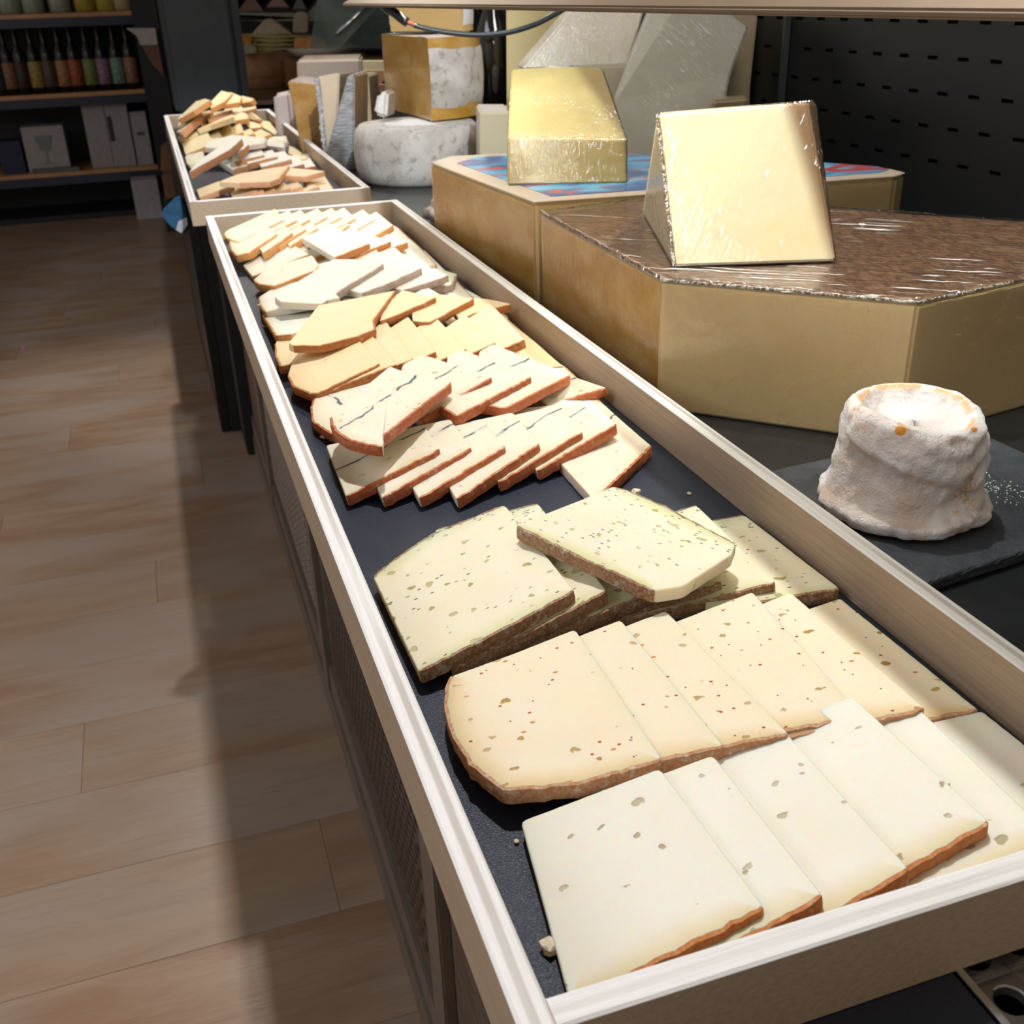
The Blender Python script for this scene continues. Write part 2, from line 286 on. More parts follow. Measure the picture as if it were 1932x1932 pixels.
# ------------------------------------------------------------------ cheese slices
SLICES = [
{'st': 'white', 'p': [(0.0279, 0.0304, 0.7687), (0.1087, 0.0347, 0.7824), (0.1052, 0.1185, 0.7834), (0.0398, 0.1205, 0.7724)], 't': 8, 'r': [0], 'row': 'white', 'n': 0, 'b': 0},
{'st': 'white', 'p': [(0.0671, 0.0263, 0.7713), (0.1324, 0.0316, 0.7824), (0.1315, 0.1183, 0.7834), (0.0661, 0.1203, 0.7724)], 't': 8, 'r': [0], 'row': 'white', 'n': 1, 'b': 0},
{'st': 'white', 'p': [(0.106, 0.0259, 0.7713), (0.1714, 0.0317, 0.7824), (0.1711, 0.125, 0.7834), (0.1058, 0.127, 0.7724)], 't': 8, 'r': [0], 'row': 'white', 'n': 2, 'b': 0},
{'st': 'white', 'p': [(0.1511, 0.0343, 0.7743), (0.2162, 0.0399, 0.7854), (0.2126, 0.13, 0.7864), (0.1472, 0.132, 0.7754)], 't': 8, 'r': [0], 'row': 'white', 'n': 3, 'b': 0},
{'st': 'white', 'p': [(0.1713, 0.0223, 0.7713), (0.2369, 0.0276, 0.7824), (0.2393, 0.114, 0.7834), (0.1739, 0.1159, 0.7724)], 't': 8, 'r': [0], 'row': 'white', 'n': 4, 'b': 0},
{'st': 'white', 'p': [(0.2139, 0.0339, 0.7724), (0.2791, 0.0383, 0.7724), (0.2776, 0.1141, 0.7724), (0.2122, 0.1161, 0.7724)], 't': 8, 'r': [0], 'row': 'white', 'n': 5, 'b': 0},
{'st': 'chili', 'p': [(0.0329, 0.215, 0.7802), (0.0279, 0.1977, 0.7799), (0.0263, 0.1766, 0.7799), (0.0284, 0.1553, 0.78), (0.0364, 0.1329, 0.7805), (0.0682, 0.1244, 0.7822), (0.1086, 0.1229, 0.7844), (0.1112, 0.2364, 0.7844), (0.0374, 0.2242, 0.7804)], 't': 8, 'r': [0, 1, 2, 3, 4, 5, 8], 'row': 'chili', 'n': 0, 'b': 0},
{'st': 'chili', 'p': [(0.0649, 0.1314, 0.7804), (0.1388, 0.121, 0.7844), (0.1381, 0.2363, 0.7844), (0.0643, 0.2242, 0.7804)], 't': 8, 'r': [0], 'row': 'chili', 'n': 1, 'b': 0},
{'st': 'chili', 'p': [(0.0962, 0.1291, 0.7804), (0.1711, 0.1183, 0.7844), (0.1652, 0.2358, 0.7844), (0.0914, 0.2237, 0.7804)], 't': 8, 'r': [0], 'row': 'chili', 'n': 2, 'b': 0},
{'st': 'chili', 'p': [(0.1382, 0.1295, 0.7804), (0.2099, 0.1184, 0.7844), (0.2206, 0.2371, 0.7844), (0.1468, 0.2249, 0.7804)], 't': 8, 'r': [0], 'row': 'chili', 'n': 3, 'b': 0},
{'st': 'chili', 'p': [(0.1671, 0.1224, 0.7804), (0.2411, 0.1119, 0.7844), (0.2397, 0.2278, 0.7844), (0.1659, 0.2156, 0.7804)], 't': 8, 'r': [0], 'row': 'chili', 'n': 4, 'b': 0},
{'st': 'chili', 'p': [(0.2016, 0.1239, 0.7734), (0.2758, 0.1138, 0.7734), (0.2737, 0.2278, 0.7734), (0.1999, 0.2157, 0.7734)], 't': 8, 'r': [0], 'row': 'chili', 'n': 5, 'b': 0},
{'st': 'herb', 'p': [(0.1221, 0.2646, 0.7904), (0.1198, 0.3851, 0.7904), (0.0946, 0.381, 0.7868), (0.0681, 0.3767, 0.783), (0.0494, 0.367, 0.7804), (0.022, 0.3489, 0.7764), (0.0239, 0.2389, 0.7764)], 't': 8, 'r': [1, 2, 3, 4, 6], 'row': 'herb', 'n': 0, 'b': 0},
{'st': 'herb', 'p': [(0.042, 0.2424, 0.7716), (0.1418, 0.2641, 0.7864), (0.1423, 0.3822, 0.7884), (0.0722, 0.3894, 0.7784)], 't': 8, 'r': [0, 2], 'row': 'herb', 'n': 1, 'b': 0},
{'st': 'herb', 'p': [(0.0614, 0.2536, 0.7654), (0.1723, 0.2614, 0.7824), (0.1686, 0.3718, 0.7844), (0.1004, 0.3865, 0.7744)], 't': 8, 'r': [0, 2], 'row': 'herb', 'n': 2, 'b': 0},
{'st': 'herb', 'p': [(0.1125, 0.2603, 0.7631), (0.2128, 0.2584, 0.7804), (0.2063, 0.3654, 0.7824), (0.1451, 0.3854, 0.7724)], 't': 8, 'r': [0, 2], 'row': 'herb', 'n': 3, 'b': 0},
{'st': 'herb', 'p': [(0.1507, 0.2573, 0.7687), (0.244, 0.2498, 0.7784), (0.2475, 0.3572, 0.7794), (0.1808, 0.3506, 0.7724)], 't': 8, 'r': [0, 2], 'row': 'herb', 'n': 4, 'b': 0},
{'st': 'herb', 'p': [(0.195, 0.245, 0.7724), (0.281, 0.2384, 0.7724), (0.2777, 0.3446, 0.7724), (0.2504, 0.3452, 0.7724)], 't': 8, 'r': [0, 2], 'row': 'herb', 'n': 5, 'b': 0},
{'st': 'herbtop', 'p': [(0.1586, 0.2372, 0.7981), (0.1753, 0.2365, 0.7976), (0.2194, 0.2604, 0.7965), (0.2274, 0.2709, 0.7964), (0.2206, 0.2948, 0.7968), (0.2099, 0.3326, 0.7975), (0.1971, 0.3611, 0.7981), (0.1907, 0.3693, 0.7984), (0.1104, 0.3342, 0.8004)], 't': 8, 'r': [3, 4, 5, 6, 8], 'row': 'herbtop', 'n': 0, 'b': 0},
{'st': 'vein', 'p': [(0.0278, 0.4709, 0.7744), (0.1062, 0.5012, 0.7864), (0.1075, 0.5555, 0.7864), (0.0301, 0.5721, 0.7744)], 't': 8, 'r': [0], 'row': 'vein', 'n': 0, 'b': 0},
{'st': 'vein', 'p': [(0.0515, 0.4587, 0.7744), (0.1294, 0.4961, 0.7864), (0.13, 0.5586, 0.7864), (0.0526, 0.5752, 0.7744)], 't': 8, 'r': [0], 'row': 'vein', 'n': 1, 'b': 0},
{'st': 'vein', 'p': [(0.076, 0.4487, 0.7744), (0.1536, 0.4862, 0.7864), (0.1538, 0.5486, 0.7864), (0.0765, 0.5653, 0.7744)], 't': 8, 'r': [0], 'row': 'vein', 'n': 2, 'b': 0},
{'st': 'vein', 'p': [(0.1005, 0.4378, 0.7744), (0.1798, 0.4832, 0.7864), (0.1821, 0.5547, 0.7864), (0.1047, 0.5714, 0.7744)], 't': 8, 'r': [0], 'row': 'vein', 'n': 3, 'b': 0},
{'st': 'vein', 'p': [(0.1368, 0.4532, 0.7744), (0.2183, 0.4914, 0.7864), (0.223, 0.5547, 0.7864), (0.1456, 0.5714, 0.7744)], 't': 8, 'r': [0], 'row': 'vein', 'n': 4, 'b': 0},
{'st': 'vein', 'p': [(0.1697, 0.4614, 0.7744), (0.2492, 0.4965, 0.7864), (0.2516, 0.5563, 0.7864), (0.1742, 0.5729, 0.7744)], 't': 8, 'r': [0], 'row': 'vein', 'n': 5, 'b': 0},
{'st': 'vein', 'p': [(0.191, 0.4017, 0.7734), (0.2697, 0.4749, 0.7734), (0.2713, 0.5787, 0.7734), (0.1939, 0.5953, 0.7734)], 't': 8, 'r': [0], 'row': 'vein', 'n': 6, 'b': 0},
{'st': 'vein', 'p': [(0.0378, 0.5657, 0.8045), (0.0337, 0.5518, 0.8048), (0.0327, 0.5221, 0.8055), (0.0375, 0.502, 0.8061), (0.0468, 0.4874, 0.8065), (0.0582, 0.4753, 0.8069), (0.0627, 0.4962, 0.8064), (0.1425, 0.595, 0.8044), (0.1165, 0.6348, 0.8032), (0.1048, 0.6641, 0.8024)], 't': 8, 'r': [1, 2, 3, 4, 6], 'row': 'veintop', 'n': 0, 'b': 0},
{'st': 'vein', 'p': [(0.1002, 0.6279, 0.7881), (0.1074, 0.5735, 0.7835), (0.1825, 0.6111, 0.7984), (0.1762, 0.6245, 0.7989), (0.1408, 0.6893, 0.8004), (0.12, 0.6801, 0.7964)], 't': 8, 'r': [1], 'row': 'veintop', 'n': 1, 'b': 0},
{'st': 'vein', 'p': [(0.1279, 0.5815, 0.7906), (0.1354, 0.5552, 0.7896), (0.2183, 0.6097, 0.7944), (0.1803, 0.6993, 0.7974), (0.1641, 0.6874, 0.7964)], 't': 8, 'r': [0, 1], 'row': 'veintop', 'n': 2, 'b': 0},
{'st': 'vein', 'p': [(0.1526, 0.5887, 0.7868), (0.1794, 0.5646, 0.7866), (0.2559, 0.6123, 0.7904), (0.2168, 0.7168, 0.7934), (0.1992, 0.7028, 0.7924)], 't': 8, 'r': [0, 1], 'row': 'veintop', 'n': 3, 'b': 0},
{'st': 'vein', 'p': [(0.2139, 0.6248, 0.7653), (0.2257, 0.6071, 0.7657), (0.2777, 0.5823, 0.7844), (0.2589, 0.6188, 0.7864), (0.247, 0.6382, 0.7864)], 't': 8, 'r': [0, 1], 'row': 'veintop', 'n': 4, 'b': 0},
{'st': 'vein', 'p': [(0.1084, 0.7094, 0.7853), (0.037, 0.673, 0.7784), (0.0318, 0.6551, 0.7775), (0.0281, 0.626, 0.7764), (0.039, 0.5876, 0.7763), (0.1037, 0.615, 0.7824)], 't': 8, 'r': [1, 2, 3], 'row': 'veinleft', 'n': 0, 'b': 0},
{'st': 'orange', 'p': [(0.0243, 0.7069, 0.7804), (0.0347, 0.6794, 0.782), (0.0413, 0.6732, 0.7832), (0.1022, 0.6976, 0.7944), (0.0969, 0.8158, 0.7944), (0.0445, 0.7857, 0.7847), (0.0293, 0.7635, 0.7817), (0.0231, 0.7404, 0.7804)], 't': 8, 'r': [0, 1, 2, 7], 'row': 'orange', 'n': 0, 'b': 0},
{'st': 'orange', 'p': [(0.0478, 0.6758, 0.7817), (0.1162, 0.6899, 0.7944), (0.1134, 0.8226, 0.7944), (0.0458, 0.7703, 0.7817)], 't': 8, 'r': [0], 'row': 'orange', 'n': 1, 'b': 0},
{'st': 'orange', 'p': [(0.0677, 0.6848, 0.7817), (0.1347, 0.6984, 0.7944), (0.1371, 0.8328, 0.7944), (0.0695, 0.7804, 0.7817)], 't': 8, 'r': [0], 'row': 'orange', 'n': 2, 'b': 0},
{'st': 'orange', 'p': [(0.0924, 0.6948, 0.7817), (0.1589, 0.7101, 0.7944), (0.1625, 0.8384, 0.7944), (0.0949, 0.7861, 0.7817)], 't': 8, 'r': [0], 'row': 'orange', 'n': 3, 'b': 0},
{'st': 'orange', 'p': [(0.1202, 0.69, 0.7817), (0.1874, 0.7065, 0.7944), (0.1891, 0.8308, 0.7944), (0.1215, 0.7784, 0.7817)], 't': 8, 'r': [0], 'row': 'orange', 'n': 4, 'b': 0},
{'st': 'orange', 'p': [(0.1517, 0.6939, 0.7817), (0.2192, 0.7159, 0.7944), (0.2197, 0.8213, 0.7944), (0.1521, 0.769, 0.7817)], 't': 8, 'r': [0], 'row': 'orange', 'n': 5, 'b': 0},
{'st': 'orange', 'p': [(0.1827, 0.7004, 0.7817), (0.2476, 0.7126, 0.7944), (0.2571, 0.8517, 0.7944), (0.1895, 0.7993, 0.7817)], 't': 8, 'r': [0], 'row': 'orange', 'n': 6, 'b': 0},
{'st': 'orange', 'p': [(0.2087, 0.702, 0.7734), (0.2755, 0.6806, 0.7734), (0.2783, 0.9362, 0.7734), (0.2107, 0.8839, 0.7734)], 't': 8, 'r': [0], 'row': 'orange', 'n': 7, 'b': 0},
{'st': 'orange', 'p': [(0.0209, 0.8074, 0.7791), (0.0208, 0.7732, 0.7798), (0.0768, 0.7689, 0.7844), (0.0911, 0.8187, 0.7844), (0.0524, 0.8891, 0.7797), (0.0289, 0.8675, 0.7783), (0.0245, 0.8494, 0.7784)], 't': 8, 'r': [0, 1, 6], 'row': 'orangeleft', 'n': 0, 'b': 0},
{'st': 'orange', 'p': [(0.0306, 0.7742, 0.8004), (0.0345, 0.7666, 0.8), (0.0609, 0.759, 0.7994), (0.0978, 0.7735, 0.7996), (0.1172, 0.7885, 0.8), (0.1212, 0.8151, 0.801), (0.166, 0.9099, 0.8044), (0.0774, 0.8843, 0.8044)], 't': 7, 'r': [1, 2, 3, 4, 5], 'row': 'orangetop', 'n': 0, 'b': 0},
{'st': 'orange', 'p': [(0.1456, 0.8749, 0.7996), (0.1294, 0.8242, 0.797), (0.1493, 0.8334, 0.7984), (0.2017, 0.8704, 0.8024), (0.1747, 0.9144, 0.8024)], 't': 7, 'r': [1, 2], 'row': 'orangetop', 'n': 1, 'b': 0},
{'st': 'orange', 'p': [(0.1742, 0.8746, 0.7964), (0.1634, 0.821, 0.7944), (0.178, 0.8078, 0.7945), (0.2423, 0.8634, 0.7984), (0.2153, 0.8929, 0.7983), (0.2083, 0.9032, 0.7984)], 't': 7, 'r': [1, 2], 'row': 'orangetop', 'n': 2, 'b': 0},
{'st': 'orange', 'p': [(0.2155, 0.8647, 0.7912), (0.2128, 0.8181, 0.7904), (0.2302, 0.8318, 0.791), (0.2784, 0.8453, 0.7924), (0.2611, 0.8764, 0.7925), (0.2491, 0.8872, 0.7924)], 't': 7, 'r': [1, 2], 'row': 'orangetop', 'n': 3, 'b': 0},
{'st': 'creamwhite', 'p': [(0.0277, 0.8605, 0.7844), (0.0415, 0.8524, 0.7866), (0.0953, 0.8683, 0.7928), (0.0987, 0.9576, 0.7884), (0.0481, 0.9863, 0.7803), (0.0261, 0.9678, 0.7784)], 't': 8, 'r': [0, 4, 5], 'row': 'whiteleft', 'n': 0, 'b': 0},
{'st': 'creamwhite', 'p': [(0.0273, 1.0007, 0.7815), (0.0269, 0.9505, 0.7864), (0.1023, 0.8991, 0.8071), (0.1056, 1.0739, 0.7904), (0.0504, 1.0866, 0.7777), (0.0313, 1.0602, 0.7764)], 't': 8, 'r': [0, 5], 'row': 'whiteleft', 'n': 1, 'b': 0},
{'st': 'greyrind', 'p': [(0.0425, 0.9191, 0.8037), (0.0835, 0.8986, 0.8024), (0.1182, 0.9536, 0.8035), (0.1805, 1.0368, 0.8049), (0.1529, 1.0704, 0.8064), (0.1265, 1.0796, 0.8071), (0.0378, 0.9397, 0.8044)], 't': 8, 'r': [1, 2], 'row': 'greyrind', 'n': 0, 'b': 0},
{'st': 'greyrind', 'p': [(0.1237, 0.9642, 0.7974), (0.1338, 0.9375, 0.7984), (0.1765, 0.9684, 0.8004), (0.2206, 1.0089, 0.8024), (0.2006, 1.0814, 0.8), (0.186, 1.1252, 0.7984), (0.1132, 0.9668, 0.7967)], 't': 8, 'r': [1, 2], 'row': 'greyrind', 'n': 1, 'b': 0},
{'st': 'greyrind', 'p': [(0.1763, 0.9759, 0.7919), (0.1823, 0.953, 0.7924), (0.2462, 0.9839, 0.7964), (0.2333, 1.0504, 0.7954), (0.2204, 1.0955, 0.7944), (0.167, 0.9855, 0.7913)], 't': 8, 'r': [0, 1], 'row': 'greyrind', 'n': 2, 'b': 0},
{'st': 'greyrind', 'p': [(0.2074, 0.9766, 0.7828), (0.253, 0.9948, 0.7824), (0.2712, 1.0402, 0.7832), (0.253, 1.0766, 0.7844), (0.2277, 1.0581, 0.7844)], 't': 8, 'r': [0, 1], 'row': 'greyrind', 'n': 3, 'b': 0},
{'st': 'creamwhite', 'p': [(0.2284, 1.0921, 0.7734), (0.2263, 0.9301, 0.7734), (0.2658, 0.9245, 0.7734), (0.2718, 1.0718, 0.7734), (0.2786, 1.2356, 0.7734)], 't': 7, 'r': [0, 2], 'row': 'railside', 'n': 0, 'b': 0},
{'st': 'creamwhite', 'p': [(0.2022, 1.2118, 0.7784), (0.2148, 1.0913, 0.7784), (0.2647, 1.1147, 0.7784), (0.2706, 1.2329, 0.7784), (0.2564, 1.3383, 0.7784)], 't': 7, 'r': [0, 2], 'row': 'railside', 'n': 1, 'b': 0},
{'st': 'creamwhite', 'p': [(0.2147, 1.3698, 0.7764), (0.2207, 1.2127, 0.7764), (0.272, 1.2238, 0.7764), (0.2748, 1.3916, 0.7764), (0.2566, 1.4744, 0.7764)], 't': 7, 'r': [0, 2], 'row': 'railside', 'n': 2, 'b': 0},
{'st': 'creamwhite', 'p': [(0.2302, 0.9446, 0.7724), (0.2365, 0.8382, 0.7724), (0.2805, 0.8625, 0.7724), (0.277, 0.9614, 0.7724), (0.2656, 1.0494, 0.7724)], 't': 7, 'r': [0, 2], 'row': 'railside', 'n': 3, 'b': 0},
{'st': 'creamwhite', 'p': [(0.2241, 0.6925, 0.7724), (0.2265, 0.5581, 0.7724), (0.2706, 0.5596, 0.7724), (0.2772, 0.6865, 0.7724), (0.2685, 0.7828, 0.7724)], 't': 7, 'r': [0, 2], 'row': 'railside', 'n': 4, 'b': 0},
{'st': 'creamwhite', 'p': [(0.1715, 0.8784, 0.787), (0.2016, 0.8807, 0.7858), (0.2263, 0.9272, 0.7864), (0.2169, 0.9749, 0.7884), (0.1857, 0.9376, 0.7884)], 't': 8, 'r': [], 'row': 'whiteunder', 'n': 0, 'b': 0},
{'st': 'creamwhite', 'p': [(0.1046, 0.8925, 0.7853), (0.1424, 0.8797, 0.7842), (0.1818, 0.9476, 0.7864), (0.1569, 1.0355, 0.7904), (0.1131, 0.9708, 0.7884)], 't': 8, 'r': [], 'row': 'whiteunder', 'n': 1, 'b': 0},
{'st': 'cream', 'p': [(0.0357, 1.1858, 0.772), (0.1168, 1.2139, 0.7864), (0.0945, 1.3171, 0.7884), (0.0298, 1.2483, 0.7744)], 't': 7, 'r': [0], 'row': 'creammid', 'n': 0, 'b': 0},
{'st': 'cream', 'p': [(0.0723, 1.1961, 0.7732), (0.1357, 1.2117, 0.7864), (0.139, 1.3429, 0.7884), (0.0743, 1.274, 0.7744)], 't': 7, 'r': [0], 'row': 'creammid', 'n': 1, 'b': 0},
{'st': 'cream', 'p': [(0.1086, 1.1743, 0.7732), (0.1714, 1.1876, 0.7864), (0.176, 1.3245, 0.7884), (0.1113, 1.2556, 0.7744)], 't': 7, 'r': [0], 'row': 'creammid', 'n': 2, 'b': 0},
{'st': 'cream', 'p': [(0.1482, 1.1469, 0.7732), (0.2117, 1.1682, 0.7864), (0.2146, 1.2853, 0.7884), (0.1499, 1.2165, 0.7744)], 't': 7, 'r': [0], 'row': 'creammid', 'n': 3, 'b': 0},
{'st': 'cream', 'p': [(0.1625, 1.0871, 0.7732), (0.227, 1.1111, 0.7864), (0.2274, 1.2217, 0.7884), (0.1627, 1.1528, 0.7744)], 't': 7, 'r': [0], 'row': 'creammid', 'n': 4, 'b': 0},
{'st': 'cream', 'p': [(0.0371, 1.1017, 0.7809), (0.0527, 1.0744, 0.7829), (0.1042, 1.0981, 0.7904), (0.1146, 1.1254, 0.7921), (0.1149, 1.1788, 0.7924), (0.0514, 1.1677, 0.7833), (0.0325, 1.1319, 0.7804)], 't': 9, 'r': [0, 1, 6], 'row': 'creamrind', 'n': 0, 'b': 0},
{'st': 'cream', 'p': [(0.084, 1.0463, 0.781), (0.1471, 1.069, 0.7904), (0.145, 1.1477, 0.7924), (0.0815, 1.1366, 0.7833)], 't': 9, 'r': [0], 'row': 'creamrind', 'n': 1, 'b': 0},
{'st': 'cream', 'p': [(0.1276, 1.0345, 0.781), (0.1922, 1.0626, 0.7904), (0.2002, 1.1787, 0.7924), (0.1367, 1.1676, 0.7833)], 't': 9, 'r': [0], 'row': 'creamrind', 'n': 2, 'b': 0},
{'st': 'cream', 'p': [(0.1657, 1.0317, 0.781), (0.2287, 1.0604, 0.7904), (0.2258, 1.1804, 0.7924), (0.1623, 1.1693, 0.7833)], 't': 9, 'r': [0], 'row': 'creamrind', 'n': 3, 'b': 0},
{'st': 'creamtop', 'p': [(0.1354, 1.1196, 0.8005), (0.1927, 1.1807, 0.8004), (0.1643, 1.3152, 0.8024), (0.1126, 1.25, 0.8024)], 't': 8, 'r': [0], 'row': 'creamtop', 'n': 0, 'b': 0},
{'st': 'creamtop', 'p': [(0.1636, 1.1521, 0.791), (0.2246, 1.1966, 0.7964), (0.1908, 1.3035, 0.7984), (0.1697, 1.2846, 0.7964)], 't': 8, 'r': [0], 'row': 'creamtop', 'n': 1, 'b': 0},
{'st': 'creamtop', 'p': [(0.2036, 1.1801, 0.7869), (0.2484, 1.2019, 0.7924), (0.224, 1.3173, 0.7944), (0.2106, 1.3019, 0.7924)], 't': 8, 'r': [0], 'row': 'creamtop', 'n': 2, 'b': 0},
{'st': 'plain', 'p': [(0.02, 1.2916, 0.7873), (0.0232, 1.2482, 0.7872), (0.04, 1.2444, 0.7898), (0.0868, 1.311, 0.7984), (0.0793, 1.3932, 0.7984), (0.0549, 1.3855, 0.7943), (0.028, 1.3629, 0.7897), (0.0222, 1.341, 0.7884)], 't': 9, 'r': [0, 1, 2, 7], 'row': 'plainnear', 'n': 0, 'b': 0},
{'st': 'plain', 'p': [(0.0575, 1.2327, 0.7897), (0.1074, 1.3048, 0.7984), (0.104, 1.4114, 0.7984), (0.0528, 1.3811, 0.7897)], 't': 9, 'r': [0], 'row': 'plainnear', 'n': 1, 'b': 0},
{'st': 'plain', 'p': [(0.0805, 1.2609, 0.7897), (0.1292, 1.3261, 0.7984), (0.1227, 1.4154, 0.7984), (0.0714, 1.3851, 0.7897)], 't': 9, 'r': [0], 'row': 'plainnear', 'n': 2, 'b': 0},
{'st': 'plain', 'p': [(0.0967, 1.2607, 0.7897), (0.1466, 1.3256, 0.7984), (0.1431, 1.414, 0.7984), (0.0919, 1.3837, 0.7897)], 't': 9, 'r': [0], 'row': 'plainnear', 'n': 3, 'b': 0},
{'st': 'plain', 'p': [(0.1193, 1.2556, 0.7897), (0.169, 1.3227, 0.7984), (0.1651, 1.4165, 0.7984), (0.1138, 1.3862, 0.7897)], 't': 9, 'r': [0], 'row': 'plainnear', 'n': 4, 'b': 0},
{'st': 'plain', 'p': [(0.1429, 1.2577, 0.7897), (0.1922, 1.3235, 0.7984), (0.1873, 1.4144, 0.7984), (0.136, 1.3841, 0.7897)], 't': 9, 'r': [0], 'row': 'plainnear', 'n': 5, 'b': 0},
{'st': 'plain', 'p': [(0.1639, 1.2436, 0.7897), (0.2134, 1.3129, 0.7984), (0.2089, 1.4126, 0.7984), (0.1576, 1.3823, 0.7897)], 't': 9, 'r': [0], 'row': 'plainnear', 'n': 6, 'b': 0},
{'st': 'plain', 'p': [(0.1861, 1.2307, 0.7897), (0.2358, 1.3016, 0.7984), (0.232, 1.4055, 0.7984), (0.1807, 1.3752, 0.7897)], 't': 9, 'r': [0], 'row': 'plainnear', 'n': 7, 'b': 0},
{'st': 'plain', 'p': [(0.0199, 1.3553, 0.7896), (0.0327, 1.3155, 0.7901), (0.1074, 1.3925, 0.8014), (0.1052, 1.479, 0.8034), (0.0263, 1.4095, 0.7918), (0.0186, 1.3919, 0.7904)], 't': 8, 'r': [0, 1, 5], 'row': 'plainfar', 'n': 0, 'b': 0},
{'st': 'plain', 'p': [(0.0455, 1.303, 0.7896), (0.1243, 1.3795, 0.8014), (0.1237, 1.4597, 0.8034), (0.0449, 1.3902, 0.7918)], 't': 8, 'r': [0], 'row': 'plainfar', 'n': 1, 'b': 0},
{'st': 'plain', 'p': [(0.065, 1.3026, 0.7896), (0.1436, 1.3785, 0.8014), (0.1403, 1.4511, 0.8034), (0.0615, 1.3816, 0.7918)], 't': 8, 'r': [0], 'row': 'plainfar', 'n': 2, 'b': 0},
{'st': 'plain', 'p': [(0.0917, 1.3072, 0.7896), (0.1702, 1.3827, 0.8014), (0.1665, 1.4521, 0.8034), (0.0876, 1.3826, 0.7918)], 't': 8, 'r': [0], 'row': 'plainfar', 'n': 3, 'b': 0},
{'st': 'plain', 'p': [(0.1112, 1.2968, 0.7896), (0.1898, 1.3727, 0.8014), (0.1876, 1.446, 0.8034), (0.1087, 1.3765, 0.7918)], 't': 8, 'r': [0], 'row': 'plainfar', 'n': 4, 'b': 0},
{'st': 'plain', 'p': [(0.1292, 1.278, 0.7896), (0.2078, 1.3547, 0.8014), (0.2049, 1.437, 0.8034), (0.126, 1.3675, 0.7918)], 't': 8, 'r': [0], 'row': 'plainfar', 'n': 5, 'b': 0},
{'st': 'plain', 'p': [(0.1523, 1.2528, 0.7896), (0.2311, 1.3297, 0.8014), (0.2301, 1.4143, 0.8034), (0.1512, 1.3448, 0.7918)], 't': 8, 'r': [0], 'row': 'plainfar', 'n': 6, 'b': 0},
{'st': 'plain', 'p': [(0.168, 1.2008, 0.7896), (0.2466, 1.2794, 0.8014), (0.2442, 1.3834, 0.8034), (0.1653, 1.3139, 0.7918)], 't': 8, 'r': [0], 'row': 'plainfar', 'n': 7, 'b': 0},
{'st': 'orange2', 'p': [(0.0085, 1.8423, 0.7711), (0.072, 1.8431, 0.7884), (0.0522, 1.9263, 0.7864), (0.0086, 1.9232, 0.7744)], 't': 9, 'r': [0], 'row': 'f_orange', 'n': 0, 'b': 0},
{'st': 'orange2', 'p': [(0.0628, 1.7683, 0.7763), (0.1061, 1.7627, 0.7884), (0.1103, 1.9247, 0.7864), (0.0667, 1.9216, 0.7744)], 't': 9, 'r': [0], 'row': 'f_orange', 'n': 1, 'b': 0},
{'st': 'orange2', 'p': [(0.0738, 1.7659, 0.7763), (0.1174, 1.7633, 0.7884), (0.1173, 1.8684, 0.7864), (0.0737, 1.8653, 0.7744)], 't': 9, 'r': [0], 'row': 'f_orange', 'n': 2, 'b': 0},
{'st': 'orange2', 'p': [(0.0939, 1.7554, 0.7763), (0.1374, 1.7525, 0.7884), (0.1391, 1.8638, 0.7864), (0.0955, 1.8607, 0.7744)], 't': 9, 'r': [0], 'row': 'f_orange', 'n': 3, 'b': 0},
{'st': 'orange2', 'p': [(0.1219, 1.7668, 0.7763), (0.1656, 1.7645, 0.7884), (0.1629, 1.8655, 0.7864), (0.1193, 1.8624, 0.7744)], 't': 9, 'r': [0], 'row': 'f_orange', 'n': 4, 'b': 0},
{'st': 'orange2', 'p': [(0.1449, 1.7739, 0.7763), (0.1885, 1.7728, 0.7884), (0.188, 1.8518, 0.7864), (0.1444, 1.8487, 0.7744)], 't': 9, 'r': [0], 'row': 'f_orange', 'n': 5, 'b': 0},
{'st': 'orange2', 'p': [(0.1716, 1.7505, 0.7763), (0.2154, 1.7513, 0.7884), (0.2117, 1.7952, 0.7864), (0.1681, 1.7921, 0.7744)], 't': 9, 'r': [0], 'row': 'f_orange', 'n': 6, 'b': 0},
{'st': 'orange2', 'p': [(0.2008, 1.7766, 0.7784), (0.2437, 1.7697, 0.7784), (0.2566, 1.9573, 0.7784), (0.213, 1.9542, 0.7784)], 't': 9, 'r': [0], 'row': 'f_orange', 'n': 7, 'b': 0},
{'st': 'orange2', 'p': [(0.0786, 1.771, 0.8023), (0.1295, 1.7561, 0.8024), (0.1495, 1.785, 0.8028), (0.1879, 1.9303, 0.8044), (0.0891, 1.8815, 0.8034), (0.0454, 1.8064, 0.8024)], 't': 9, 'r': [0, 1, 2], 'row': 'f_orangetop', 'n': 0, 'b': 0},
{'st': 'orange2', 'p': [(0.1655, 1.8586, 0.7966), (0.2023, 1.8242, 0.7964), (0.2453, 1.8625, 0.7984), (0.1919, 1.932, 0.7992), (0.1704, 1.9207, 0.7984)], 't': 9, 'r': [0, 1], 'row': 'f_orangetop', 'n': 1, 'b': 0},
{'st': 'white2', 'p': [(0.0939, 2.1216, 0.7777), (0.1588, 2.1427, 0.7864), (0.1383, 2.2717, 0.7864), (0.0736, 2.2852, 0.7784)], 't': 12, 'r': [0], 'row': 'f_white', 'n': 0, 'b': 0},
{'st': 'white2', 'p': [(0.101, 2.1527, 0.7884), (0.167, 2.1708, 0.7964), (0.1719, 2.2914, 0.7964), (0.1072, 2.305, 0.7884)], 't': 12, 'r': [0], 'row': 'f_white', 'n': 1, 'b': 0},
